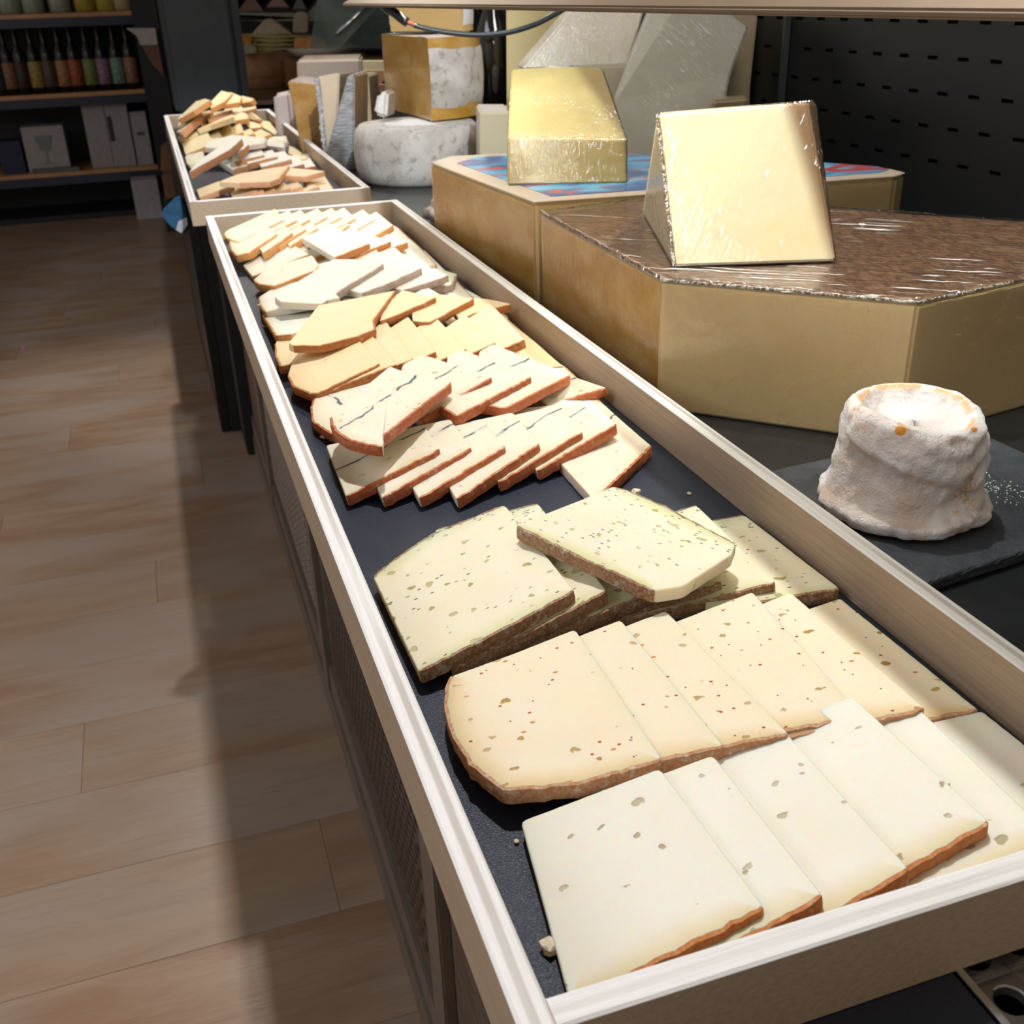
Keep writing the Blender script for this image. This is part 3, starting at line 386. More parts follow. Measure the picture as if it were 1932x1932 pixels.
{'st': 'white2', 'p': [(0.1257, 2.1262, 0.7864), (0.1913, 2.144, 0.7944), (0.1949, 2.2632, 0.7944), (0.1302, 2.2767, 0.7864)], 't': 12, 'r': [0], 'row': 'f_white', 'n': 2, 'b': 0},
{'st': 'white2', 'p': [(0.1481, 2.075, 0.7844), (0.2141, 2.0996, 0.7924), (0.2188, 2.2452, 0.7924), (0.1541, 2.2587, 0.7844)], 't': 12, 'r': [0], 'row': 'f_white', 'n': 3, 'b': 0},
{'st': 'white2', 'p': [(0.1681, 2.0372, 0.7784), (0.2343, 2.0627, 0.7864), (0.24, 2.2119, 0.7864), (0.1753, 2.2254, 0.7784)], 't': 12, 'r': [0], 'row': 'f_white', 'n': 4, 'b': 0},
{'st': 'white2', 'p': [(0.1948, 2.0632, 0.7744), (0.2632, 2.1041, 0.7744), (0.2775, 2.3117, 0.7744), (0.2128, 2.3252, 0.7744)], 't': 12, 'r': [0], 'row': 'f_white', 'n': 5, 'b': 0},
{'st': 'white2', 'p': [(0.0899, 2.0644, 0.8244), (0.124, 2.1576, 0.8332), (0.0789, 2.1403, 0.8244), (0.0215, 2.0267, 0.8107), (0.0003, 1.9359, 0.8044)], 't': 13, 'r': [0, 4], 'row': 'f_whitetop', 'n': 0, 'b': 0},
{'st': 'white2', 'p': [(0.1088, 2.1056, 0.8105), (0.1412, 2.2134, 0.8144), (0.1279, 2.2723, 0.8184), (0.0969, 2.2012, 0.8164)], 't': 13, 'r': [0], 'row': 'f_whitetop', 'n': 1, 'b': 0},
{'st': 'grey2', 'p': [(0.0876, 2.2197, 0.8079), (0.1405, 2.2376, 0.8094), (0.1789, 2.2484, 0.8104), (0.1912, 2.33, 0.813), (0.1253, 2.4179, 0.8144), (0.0605, 2.3472, 0.8112), (0.0517, 2.2578, 0.8084)], 't': 9, 'r': [0, 1, 2, 6], 'row': 'f_grey', 'n': 0, 'b': 0},
{'st': 'grey2', 'p': [(0.1877, 2.3173, 0.7973), (0.2184, 2.2459, 0.7984), (0.2318, 2.3347, 0.8024), (0.2062, 2.4035, 0.8018), (0.1937, 2.4003, 0.8004)], 't': 9, 'r': [0, 1, 2], 'row': 'f_grey', 'n': 1, 'b': 0},
{'st': 'grey2', 'p': [(0.2066, 2.3948, 0.7925), (0.2432, 2.3785, 0.7944), (0.2538, 2.4871, 0.7964), (0.2145, 2.5055, 0.7944)], 't': 9, 'r': [0, 1], 'row': 'f_grey', 'n': 2, 'b': 0},
{'st': 'herb', 'p': [(0.0084, 2.2536, 0.781), (0.0111, 2.2123, 0.7813), (0.0465, 2.216, 0.7924), (0.0485, 2.3187, 0.7944), (0.0145, 2.362, 0.7843), (0.0093, 2.3398, 0.7824)], 't': 9, 'r': [], 'row': 'f_herb', 'n': 0, 'b': 0},
{'st': 'cream2', 'p': [(0.0134, 2.411, 0.7786), (0.0769, 2.3837, 0.8024), (0.0796, 2.6096, 0.8044), (0.016, 2.6216, 0.7804)], 't': 12, 'r': [0], 'row': 'f_cream', 'n': 0, 'b': 0},
{'st': 'cream2', 'p': [(0.0424, 2.4862, 0.7785), (0.106, 2.4597, 0.8024), (0.1066, 2.6747, 0.8044), (0.043, 2.6867, 0.7804)], 't': 12, 'r': [0], 'row': 'f_cream', 'n': 1, 'b': 0},
{'st': 'cream2', 'p': [(0.072, 2.546, 0.7785), (0.1349, 2.5162, 0.8024), (0.1469, 2.7804, 0.8044), (0.0832, 2.7924, 0.7804)], 't': 12, 'r': [0], 'row': 'f_cream', 'n': 2, 'b': 0},
{'st': 'cream2', 'p': [(0.0996, 2.6015, 0.7785), (0.1625, 2.5769, 0.8024), (0.1733, 2.763, 0.8044), (0.1097, 2.775, 0.7804)], 't': 12, 'r': [0], 'row': 'f_cream', 'n': 3, 'b': 0},
{'st': 'cream2', 'p': [(0.1222, 2.5536, 0.7785), (0.186, 2.5356, 0.8024), (0.1843, 2.6247, 0.8044), (0.1207, 2.6367, 0.7804)], 't': 12, 'r': [0], 'row': 'f_cream', 'n': 4, 'b': 0},
{'st': 'cream2', 'p': [(0.1559, 2.5072, 0.7785), (0.2204, 2.488, 0.8024), (0.2081, 2.5955, 0.8044), (0.1444, 2.6075, 0.7804)], 't': 12, 'r': [0], 'row': 'f_cream', 'n': 5, 'b': 0},
{'st': 'cream2', 'p': [(0.0116, 2.6267, 0.7855), (0.057, 2.6105, 0.8004), (0.0587, 2.6848, 0.8004), (0.0233, 2.7488, 0.7885), (0.0103, 2.7286, 0.7844)], 't': 10, 'r': [2], 'row': 'f_creamleft', 'n': 0, 'b': 0},
{'st': 'cream2', 'p': [(0.0862, 2.5847, 0.8224), (0.1332, 2.4145, 0.853), (0.1589, 2.7798, 0.8264), (0.1105, 2.9513, 0.7952), (0.056, 2.6128, 0.8104)], 't': 12, 'r': [], 'row': 'f_yellow', 'n': 0, 'b': 0},
{'st': 'cream2', 'p': [(0.1591, 2.7764, 0.8097), (0.1954, 2.7629, 0.8144), (0.1992, 2.8221, 0.8204), (0.1853, 2.8776, 0.8232), (0.163, 2.8431, 0.8164)], 't': 12, 'r': [0, 1], 'row': 'f_yellow', 'n': 1, 'b': 0},
{'st': 'cream2', 'p': [(0.2051, 2.8761, 0.8022), (0.2201, 2.7657, 0.8084), (0.2223, 2.7672, 0.8124), (0.2151, 2.8758, 0.8192), (0.2057, 2.9169, 0.8104)], 't': 12, 'r': [0, 1], 'row': 'f_yellow', 'n': 2, 'b': 0},
{'st': 'cream2', 'p': [(0.196, 2.7244, 0.794), (0.2214, 2.7118, 0.7964), (0.2256, 2.7715, 0.8004), (0.2, 2.8416, 0.8013), (0.1882, 2.8176, 0.7984)], 't': 12, 'r': [0, 1], 'row': 'f_yellow', 'n': 3, 'b': 0},
{'st': 'red2', 'p': [(0.0155, 2.5505, 0.8144), (0.0797, 2.7944, 0.8284), (0.0879, 2.9799, 0.8164), (0.0557, 3.1911, 0.7797), (0.0112, 2.7929, 0.7904)], 't': 16, 'r': [0, 1], 'row': 'f_red', 'n': 0, 'b': 0},
{'st': 'red2', 'p': [(0.0706, 2.7467, 0.8164), (0.1136, 2.9156, 0.8218), (0.1171, 3.0181, 0.8184), (0.0935, 3.0915, 0.8081), (0.062, 2.8711, 0.8084)], 't': 16, 'r': [0, 1], 'row': 'f_red', 'n': 1, 'b': 0},
{'st': 'red2', 'p': [(0.0934, 2.7401, 0.8184), (0.1586, 2.8864, 0.8231), (0.1725, 2.9806, 0.8204), (0.1322, 3.1017, 0.805), (0.0947, 2.914, 0.8084)], 't': 14, 'r': [0, 1], 'row': 'f_red', 'n': 2, 'b': 0},
{'st': 'cream2', 'p': [(0.0205, 2.8371, 0.7997), (0.0416, 2.822, 0.8084), (0.0634, 2.9338, 0.8144), (0.03, 2.9831, 0.8002), (0.018, 2.8526, 0.7984)], 't': 12, 'r': [], 'row': 'f_far', 'n': 0, 'b': 0},
{'st': 'cream2', 'p': [(0.0193, 2.7524, 0.824), (0.0571, 2.6715, 0.8484), (0.1019, 2.6857, 0.8703), (0.104, 2.9202, 0.8564), (0.0876, 3.1392, 0.8341), (0.0199, 2.8137, 0.8204)], 't': 12, 'r': [0, 1], 'row': 'f_fartop', 'n': 0, 'b': 0},
{'st': 'cream2', 'p': [(0.1051, 2.7702, 0.843), (0.1466, 2.8348, 0.8524), (0.1777, 2.93, 0.8654), (0.1514, 2.9759, 0.8704), (0.1087, 2.8439, 0.8524)], 't': 12, 'r': [0, 1], 'row': 'f_fartop', 'n': 1, 'b': 0},
{'st': 'cream2', 'p': [(0.146, 2.8388, 0.8459), (0.1874, 2.8649, 0.8464), (0.2002, 2.9216, 0.856), (0.1743, 2.9605, 0.8664), (0.1455, 2.8619, 0.8504)], 't': 12, 'r': [0, 1], 'row': 'f_fartop', 'n': 2, 'b': 0},
{'st': 'cream2', 'p': [(0.1935, 2.9451, 0.8369), (0.2219, 2.9111, 0.8424), (0.2314, 2.9178, 0.8496), (0.2057, 2.9812, 0.8544), (0.1922, 2.9591, 0.8404)], 't': 14, 'r': [0, 1], 'row': 'f_fartop', 'n': 3, 'b': 0},
{'st': 'red2', 'p': [(0.2015, 3.0825, 0.8026), (0.2506, 3.091, 0.8084), (0.2502, 3.1467, 0.8229), (0.1928, 3.1687, 0.8244), (0.1598, 3.1166, 0.8084)], 't': 16, 'r': [0, 1], 'row': 'f_farunder', 'n': 0, 'b': 0},
{'st': 'cream2', 'p': [(0.2415, 2.8854, 0.7784), (0.2506, 2.7041, 0.7784), (0.2653, 2.7512, 0.7784), (0.2767, 3.024, 0.7784), (0.2529, 3.074, 0.7784)], 't': 10, 'r': [], 'row': 'f_rail', 'n': 0, 'b': 0},
{'st': 'cream2', 'p': [(0.2352, 2.324, 0.7784), (0.2477, 2.1941, 0.7784), (0.2647, 2.2238, 0.7784), (0.2611, 2.3967, 0.7784), (0.2544, 2.4468, 0.7784)], 't': 10, 'r': [], 'row': 'f_rail', 'n': 1, 'b': 0}
]
ROWTXT = {'white': ('in the nearest row of the foreground tray', 'white cheese slice', 'white slices in the nearest row'), 'chili': ('in the second row, speckled with chilli', 'orange-tinted slice', 'chilli slices in the second row'), 'herb': ('in the third row of the foreground tray', 'green-flecked herb slice', 'herb slices in the third row'), 'herbtop': ('herb-speckled slice lying crosswise on top of the herb row', '', None), 'vein': ('in the lower blue-veined row', 'blue-veined slice', 'lower row of blue-veined slices'), 'veintop': ('in the upper row', 'blue-veined slice', 'upper row of blue-veined slices'), 'veinleft': ('round-ended blue-veined slice with bluish corner, against the left rail', '', None), 'orange': ('in the lower amber row', 'smooth amber slice', 'lower row of amber slices'), 'orangeleft': ('rounded amber slice end under the big amber slice, against the left rail', '', None), 'orangetop': ('in the upper amber row', 'amber slice with ragged brown rind', 'upper row of amber slices'), 'whiteleft': ('against the left rail beside the amber slices', 'plain white slice', 'plain white slices by the left rail'), 'greyrind': ('in the row with greyish pink rind', 'ivory slice', 'ivory slices with grey rind'), 'railside': ('along the right rail in its shadow', 'flat pale slice', 'flat pale slices along the right rail'), 'whiteunder': ('between the ivory and amber slices', 'white slice', 'half hidden white slices'), 'creammid': ('in the plain cream row near the far end', 'cream slice', 'plain cream slices near the far end'), 'creamrind': ('in the orange-rinded cream row', 'cream slice', 'cream slices with orange rind'), 'creamtop': ('on top near the far end', 'milky white slice', 'milky slices on top near the far end'), 'plainnear': ('in the buttery row one before the end rail', 'buttery slice', 'nearer buttery row by the end rail'), 'plainfar': ('in the buttery row against the end rail', 'buttery slice', 'buttery row against the end rail'), 'f_orange': ('in the nearest row of the farther tray', 'peach slice', 'nearest row of the farther tray'), 'f_orangetop': ('over the nearest row, farther tray', 'large peach slice', 'large peach slices on the farther tray'), 'f_white': ('in the second row of the farther tray', 'chalky slice', 'second row of the farther tray'), 'f_whitetop': ('above the second row, farther tray', 'chalky slice with umber rind', 'upper chalky slices of the farther tray'), 'f_grey': ('in the middle of the farther tray', 'speckled slice with pinkish rind', 'speckled slices of the farther tray'), 'f_herb': ('herb slice against the left rail of the farther tray', '', None), 'f_cream': ('in the third row of the farther tray', 'yellowish slice', 'third row of the farther tray'), 'f_creamleft': ('thin cream slice against the left rail of the farther tray', '', None), 'f_yellow': ('behind the speckled ones, farther tray', 'yellowish slice', 'fourth row of the farther tray'), 'f_red': ('at the left of the farther tray', 'rust-rinded slice', 'rust-rinded slices of the farther tray'), 'f_far': ('small pale slice against the left rail near the far end of the farther tray', '', None), 'f_fartop': ('on the heap ending the farther tray', 'topmost slice', 'topmost slices of the far heap'), 'f_farunder': ('rust-rinded slice under the heap at the far right of the farther tray', '', None), 'f_rail': ('in the shade of the right rail of the farther tray', 'flat slice', 'flat slices by the right rail of the farther tray')}
ORD = ['leftmost', 'second', 'third', 'fourth', 'fifth', 'sixth', 'seventh', 'eighth']
def resample(path, step, closed):
    out = []; own = []
    n = len(path)
    for i in range(n if closed else n - 1):
        a = path[i]; b = path[(i + 1) % n]; k = max(1, int(round((b - a).length / step)))
        for j in range(k): out.append(a.lerp(b, j / k)); own.append(i)
    if not closed: out.append(path[-1]); own.append(n - 2)
    return out, own
def make_slice(d):
    P = [Vector(v) for v in d['p']]; n = len(P); t = d['t'] / 1000; st = d['st']
    N = Vector((0, 0, 0))
    for i in range(n): N += (P[i] - P[0]).cross(P[(i + 1) % n] - P[0])
    N.normalize()
    if N.z < 0: N = -N
    ce = sum(P, Vector((0, 0, 0))) / n
    # local frame: x along the rind side that faces the near end of the tray, z the normal
    ri = d['r']; X = None
    if ri:
        best = max(ri, key=lambda i: (P[(i + 1) % n] - P[i]).length); X = (P[(best + 1) % n] - P[best])
    else: X = max((P[(i + 1) % n] - P[i] for i in range(n)), key=lambda v: abs(v.x))
    if X.x < 0: X = -X
    X = (X - N * X.dot(N)).normalized(); Y = N.cross(X)
    M = Matrix((X, Y, N)).transposed().to_4x4(); M.translation = ce; Mi = M.inverted()
    L = [Mi @ p for p in P]
    # small fillet at the corners
    L2 = []; own = []
    for i in range(n):
        a, b, c = L[i - 1], L[i], L[(i + 1) % n]; r = min(.0025, (a - b).length * .2, (c - b).length * .2)
        u, v = (a - b).normalized(), (c - b).normalized()
        if u.dot(v) > -.93:
            L2 += [b + u * r, b + (u + v) * r * .28, b + v * r]; own += [(i - 1) % n, i, i]
        else: L2.append(b); own.append(i)
    step = .004 if ce.y < .8 else .008
    loop, o2 = resample(L2, step, True); edge = [own[k] for k in o2]
    isr = [e in ri for e in edge]
    m_ = len(loop); sd = random.random() * 50
    def jit(p, k, amp): return noise.noise(Vector((p.x * 260 + sd, p.y * 260, k))) * amp
    c0 = sum(loop, Vector((0, 0, 0))) / m_
    out = []
    nrm = []
    for i in range(m_):
        tg = (loop[(i + 1) % m_] - loop[i - 1]); q = Vector((tg.y, -tg.x, 0)); q.normalize()
        if q.dot(loop[i] - c0) < 0: q = -q
        nrm.append(q)
    for i, p in enumerate(loop): out.append(p + nrm[i] * jit(p, 0, .0009 if isr[i] else .00025))
    warp = lambda p: Vector((0, 0, .0009 * noise.noise(Vector((p.x * 14 + sd, p.y * 14, 1)))))
    rings = [(0, 0, 1.), (-.0006, 0, 1.), (-.005, 0, .55), (-.013, 0, 0.)]
    vs = []; rim = []
    vs += [p + Vector((0, 0, -t)) for p in out]; rim += [1 if b else .25 for b in isr]
    vs += [p + Vector((0, 0, -.0006)) + warp(p) for p in out]; rim += [1 if b else .25 for b in isr]
    small = min((p - c0).length for p in loop)
    for (ins, dz, rv) in rings[1:]:
        ins = -min(-ins, small * .8)
        for i, p in enumerate(out):
            dirc = (c0 - p); q = p - nrm[i] * -ins
            if ins < -.002: q = p + dirc * min(.9, -ins / max(dirc.length, .001) * 1.25)
            vs.append(q + warp(q)); rim.append(rv * (1 if isr[i] else .25))
    fs = [tuple(range(m_))[::-1]]
    for k in range(4):
        for i in range(m_):
            j = (i + 1) % m_; fs.append((k * m_ + i, k * m_ + j, (k + 1) * m_ + j, (k + 1) * m_ + i))
    cidx = len(vs); vs.append(sum((vs[4 * m_ + i] for i in range(m_)), Vector((0, 0, 0))) / m_); rim.append(0)
    for i in range(m_): fs.append((4 * m_ + i, 4 * m_ + (i + 1) % m_, cidx))
    me = mesh('cheese_slice', vs, fs)
    at = me.attributes.new('rim', 'FLOAT', 'POINT'); at.data.foreach_set('value', rim)
    bm = bmesh.new(); bm.from_mesh(me); bmesh.ops.recalc_face_normals(bm, faces=bm.faces)
    for f in bm.faces: f.smooth = abs(f.normal.z) > .9
    for e in bm.edges: e.smooth = not (len(e.link_faces) == 2 and e.calc_face_angle(0) > .35)
    bm.to_mesh(me); bm.free()
    o = link('cheese_slice', me, PM[st]); o.matrix_world = M
    # rind band(s)
    runs = []; i0 = next((i for i in range(m_) if not isr[i]), None)
    order = range(m_) if i0 is None else [(i0 + k) % m_ for k in range(m_)]
    cur = []
    for i in order:
        if isr[i]: cur.append(i)
        elif cur: cur.append(i); runs.append(cur); cur = []
    if cur: runs.append(cur + [(cur[-1] + 1) % m_])
    for run in runs:
        vs = []; fs = []
        if True:
            b0 = len(vs)
            dl = 0
            for k, i in enumerate(run):
                p = out[i]; q = nrm[i]; th = .0011 + abs(jit(p, 3, .0010))
                a = min(1, k / 2) if k < 2 else (min(1, (len(run) - 1 - k) / 2) if k > len(run) - 3 else 1); a = max(a, .35)
                z1 = .0001 + jit(p, 6, .0007); z0 = -t - .0002 + jit(p, 9, .0008)
                vs += [p - q * .0008 + Vector((0, 0, z1)) + warp(p), p + q * th * a * .8 + Vector((0, 0, z1 - .0003)) + warp(p), p + q * th * a * 1.25 + Vector((0, 0, -t * .5)) + warp(p),
                       p + q * th * a * .8 + Vector((0, 0, z0)), p - q * .0008 + Vector((0, 0, z0))]
            for k in range(len(run) - 1):
                for e in range(5):
                    e2 = (e + 1) % 5; fs.append((b0 + k * 5 + e, b0 + k * 5 + e2, b0 + (k + 1) * 5 + e2, b0 + (k + 1) * 5 + e))
            fs.append(tuple(b0 + e for e in range(5))[::-1]); k = len(run) - 1; fs.append(tuple(b0 + k * 5 + e for e in range(5)))
        rm = mesh('rind', vs, fs); fix(rm, 0)
        ro = link('rind', rm, RM[st], o)
    txt, noun, grp = ROWTXT[d['row']]
    total = sum(1 for q in SLICES if q['row'] == d['row'])
    if total == 1: lab = txt
    else:
        k = d['n']; od = ORD[k] if k == 0 else ('rightmost' if k == total - 1 else ORD[k] + ' from the left')
        lab = od + ' ' + noun + ' ' + txt if k in (0, total - 1) else noun + ', ' + od + ', ' + txt
    tag(o, lab, 'cheese slice', grp)
for d in SLICES: make_slice(d)

# ------------------------------------------------------------------ trays
def wood_pale():
    t = NT('pale_plywood'); c = t.co((1, 1, 1)); g = t.noise(t.co((30, 1.2, 60)), 9, 4, .6)
    col = t.mix(t.ramp(g, .35, .7), (.50, .375, .26), (.42, .31, .215))
    return t.bsdf(col, .55, 0, t.bump(g, .0003))
def wood_edge(axis):
    """top edge of a plywood rail: pale veneers beside a thin darker core that runs along the rail"""
    t = NT('plywood_edge_' + axis); s = (60, 1.5, 1) if axis == 'y' else (1.5, 60, 1)
    c = t.co(); sx = t.n('ShaderNodeSeparateXYZ'); t.put(sx.inputs[0], c); v = sx.outputs[0 if axis == 'y' else 1]
    g = t.noise(t.co(s), 12, 4, .65); g2 = t.noise(c, 9, 2)
    core = t.math('MULTIPLY', t.ramp(t.math('ABSOLUTE', t.math('ADD', v, t.math('MULTIPLY', t.math('SUBTRACT', g2, .5), .0016))), .0024, .0010), t.ramp(t.noise(c, 3, 2), .38, .6, .15, .8))
    col = t.mix(t.ramp(g, .35, .7), (.93, .92, .91), (.83, .82, .80)); col = t.mix(core, col, (.50, .44, .40))
    return t.bsdf(col, .55, 0, t.bump(g, .0004))
WP = wood_pale(); WEY = wood_edge('y'); WEX = wood_edge('x')
def linermat():
    t = NT('black_liner'); c = t.co(); v = t.vor(c, 1500); n = t.noise(c, 1900, 2); n2 = t.noise(c, 2500, 1)
    h = t.math('ADD', v.outputs['Distance'], t.math('MULTIPLY', n, .6))
    return t.bsdf(t.mix(t.ramp(n2, .62, .70), (.010, .018, .038), (.05, .08, .14)), t.ramp(n, .3, .7, .34, .5), 0, t.bump(h, .0004, .45), spec=.38)
LINER = linermat()
def make_tray(x0, y0, W, L, zr, H, rz, lab, llab, bow=0):
    t = .012
    tr = thing('display_tray', lab, 'tray', (x0, y0, zr - H), None, rz)
    def rail(nm, ax, lo, hi, em):
        # board with its own origin on its centre line, split along its length so that it can bow slightly
        cx, cy = (lo[0] + hi[0]) / 2, (lo[1] + hi[1]) / 2; n = 12 if ax == 'y' else 2
        vs = []; fs = []
        for k in range(n + 1):
            f = k / n
            if ax == 'y': y = lo[1] - cy + (hi[1] - lo[1]) * f; b = bow * math.sin(PI * f); q = [(lo[0] - cx + b, y), (hi[0] - cx + b, y)]
            else: x = lo[0] - cx + (hi[0] - lo[0]) * f; q = [(x, hi[1] - cy), (x, lo[1] - cy)]
            vs += [(*q[0], 0), (*q[1], 0), (*q[1], H - .0008), (q[1][0] * .9 + q[0][0] * .1, q[1][1] * .9 + q[0][1] * .1, H), (q[0][0] * .9 + q[1][0] * .1, q[0][1] * .9 + q[1][1] * .1, H), (*q[0], H - .0008)]
        for k in range(n):
            for e in range(6): e2 = (e + 1) % 6; fs.append((k * 6 + e, k * 6 + e2, k * 6 + 6 + e2, k * 6 + 6 + e))
        fs.append(tuple(range(6))[::-1]); fs.append(tuple(n * 6 + e for e in range(6)))
        me = mesh(nm, vs, fs); fix(me, 0); o = link(nm, me, [WP, em], tr, (cx, cy, 0))
        for p in me.polygons: p.material_index = 1 if p.normal.z > .5 else 0
    rail('side_rail', 'y', (0, 0), (t, L), WEY); rail('side_rail', 'y', (W - t, 0), (W, L), WEY)
    rail('end_rail', 'x', (t, 0), (W - t, t), WEX); rail('end_rail', 'x', (t, L - t), (W - t, L), WEX)
    me = mesh('tray_base', [(t, t, .0002), (W - t, t, .0002), (W - t, L - t, .0002), (t, L - t, .0002), (t, t, .0028), (W - t, t, .0028), (W - t, L - t, .0028), (t, L - t, .0028)],
              [(0, 3, 2, 1), (4, 5, 6, 7), (0, 1, 5, 4), (1, 2, 6, 5), (2, 3, 7, 6), (3, 0, 4, 7)])
    link('tray_base', me, WP, tr)
    ln = thing('tray_liner', llab, 'liner', (x0, y0, zr - H + .0028), None, rz)
    e = t + .0012
    me = mesh('liner_sheet', [(e, e, .0), (W - e, e, .0), (W - e, L - e, .0), (e, L - e, .0), (e, e, .0007), (W - e, e, .0007), (W - e, L - e, .0007), (e, L - e, .0007)],
              [(0, 3, 2, 1), (4, 5, 6, 7), (0, 1, 5, 4), (1, 2, 6, 5), (2, 3, 7, 6), (3, 0, 4, 7)])
    o = link('liner_sheet', me, LINER, ln)
    return tr
DZ = .761
make_tray(0, 0, .30, 1.489, .80, .039, 0, 'long pale plywood tray of cheese slices in the foreground', 'black grained sheet lining the foreground tray', bow=-.002)
make_tray(-.016, 1.627, .30, 1.53, .80, .039, R(-.35), 'shorter-looking pale plywood tray behind the foreground tray', 'black sheet lining the farther tray')

# small crumbs of cheese on the liner and the rails
crumb = plain('crumb_paste', (.80, .70, .55), .8)
k = 0
for (p, r_, lab) in [((-0.6069, 3.7704, 0.0030), .0055, 'tiny pink scrap on the floor at the left'), ((0.0301, 0.0578, 0.7670), .004, 'jagged crumb of rind against the left edge of the nearest white slice'),
                     ((0.2655, 0.4011, 0.7655), .0016, 'tiny pale crumb alone on the black liner right of the herb slices'),
                     ((0.2289, 0.4140, 0.7680), .0035, 'flake of pale rind sticking up behind the top herb slice'),
                     ((0.0333, 0.6093, 0.7670), .0028, 'crumb of pale rind under the left end of the blue-veined slices'),
                     ((0.0365, 0.1161, 0.7655), .0012, 'tiny white crumb on the liner beside the lobed chilli slice'),
                     ((0.0293, 1.0609, 0.7655), .0022, 'small crumb on the liner beside the white slices at left'),
                     ((0.0248, 0.9665, 0.7655), .0020, 'lower small crumb on the liner beside the white slices at left')]:
    bm = bmesh.new(); bmesh.ops.create_icosphere(bm, subdivisions=2, radius=r_)
    for v in bm.verts: v.co *= 1 + .45 * noise.noise(v.co * 400 + Vector((k * 3, 0, 0))); v.co.z *= .6
    me = bpy.data.meshes.new('crumb'); bm.to_mesh(me); bm.free(); k += 1
    o = link('crumb' if k > 1 else 'paper_scrap', me, crumb if k > 1 else plain('pink_paper', (.75, .12, .42), .6), None, p); tag(o, lab, 'crumb' if k > 1 else 'scrap')

# ------------------------------------------------------------------ display deck and counter
blk = plain('black_lacquer', (.008, .009, .011), .32, var=.2)
blkm = plain('black_matt', (.010, .010, .011), .55, var=.2)
glassb = NT('smoked_glass'); glassb = glassb.bsdf((.012, .022, .038), .06, 0, coat=.6, coatr=.04)
chrome = plain('satin_chrome', (.78, .79, .80), .22, 1)
steel = NT('brushed_steel'); _n = steel.noise(steel.co((1, 60, 1)), 20, 3); steel = steel.bsdf(steel.mix(_n, (.34, .32, .31), (.44, .42, .40)), .38, .9, steel.bump(_n, .0002))
deck = thing('display_deck', 'black display deck that carries the trays and the cheeses', 'display deck', (.45, 1.5, DZ - .02))
box('deck_plate', (.175, .02, DZ - .02), (1.059, 3.6, DZ - .0002), blk, deck, .001)
box('deck_plate', (.01, .02, DZ - .02), (.1745, 3.3, DZ - .0002), blk, deck, .001)
o = box('glass_strip', (.01, -.42, DZ - .012), (.171, .019, DZ - .0005), glassb, deck, .001, 'dark blue smoked glass strip')
o = box('trim_strip', (.1715, -.42, DZ - .012), (.1745, .019, DZ + .0008), chrome, deck, .0006, 'thin bright metal strip')
# perforated plate with real round holes
def perforated(x0, y0, nx, ny, pitch, rad, z, th):
    vs = []; fs = []; seg = 16
    for i in range(nx):
        for j in range(ny):
            cx = x0 + (i + .5 + (.0 if j % 2 == 0 else 0)) * pitch; cy = y0 + (j + .5) * pitch; b = len(vs); h = pitch / 2
            for k in range(seg):
                a = 2 * PI * k / seg; c, s = math.cos(a), math.sin(a); q = h / max(abs(c), abs(s))
                vs += [(cx + c * q, cy + s * q, z), (cx + c * rad, cy + s * rad, z), (cx + c * rad, cy + s * rad, z - th), (cx + c * rad * 1.12, cy + s * rad * 1.12, z + .0006)]
            for k in range(seg):
                k2 = (k + 1) % seg
                fs.append((b + k * 4, b + k2 * 4, b + k2 * 4 + 3, b + k * 4 + 3)); fs.append((b + k * 4 + 3, b + k2 * 4 + 3, b + k2 * 4 + 1, b + k * 4 + 1)); fs.append((b + k * 4 + 1, b + k2 * 4 + 1, b + k2 * 4 + 2, b + k * 4 + 2))
    return mesh('perforated_plate', vs, fs)
me = perforated(-.275, -1.92, 13, 21, .0208, .0062, .0145, .004)
o = link('perforated_plate', me, steel, deck); o['label'] = 'steel plate with rows of round holes'
box('under_plate', (.175, -.42, DZ - .06), (.45, .019, DZ - .03), blkm, deck)

def darkwood():
    t = NT('dark_brown_laminate'); g = t.noise(t.co((1, 3, 26)), 8, 4, .6)
    return t.bsdf(t.mix(t.ramp(g, .35, .7), (.070, .045, .032), (.125, .088, .066)), .45, 0, t.bump(g, .0004))
DW = darkwood(); DW2 = plain('taupe_frame', (.16, .125, .10), .45, var=.1)
cab = thing('counter_cabinet', 'dark brown panelled counter cabinet under the foreground tray', 'cabinet', (.4, 1.0, 0))
box('cabinet_body', (.085, -.4, 0), (.93, 2.46, DZ - .062), DW, cab)
box('plinth', (.0708, -.4, 0), (.0849, 2.46, .060), DW2, cab, .002)
mesh_slots = plain('perforated_black', (.012, .011, .010), .5)
for y in (-.30, .486, 1.245, 2.0):
    box('stile', (.0708, y, .0601), (.0849, y + .055, DZ - .062), DW2, cab, .002)
for (y0, y1) in ((-.245, .486), (.541, 1.245), (1.30, 2.0), (2.055, 2.46)):
    box('frame_rail', (.074, y0 + .0005, .062), (.0848, y1 - .0005, .115), DW2, cab, .002)
    box('door_panel', (.079, y0 + .02, .1155), (.0847, y1 - .02, DZ - .064), DW, cab, .002)
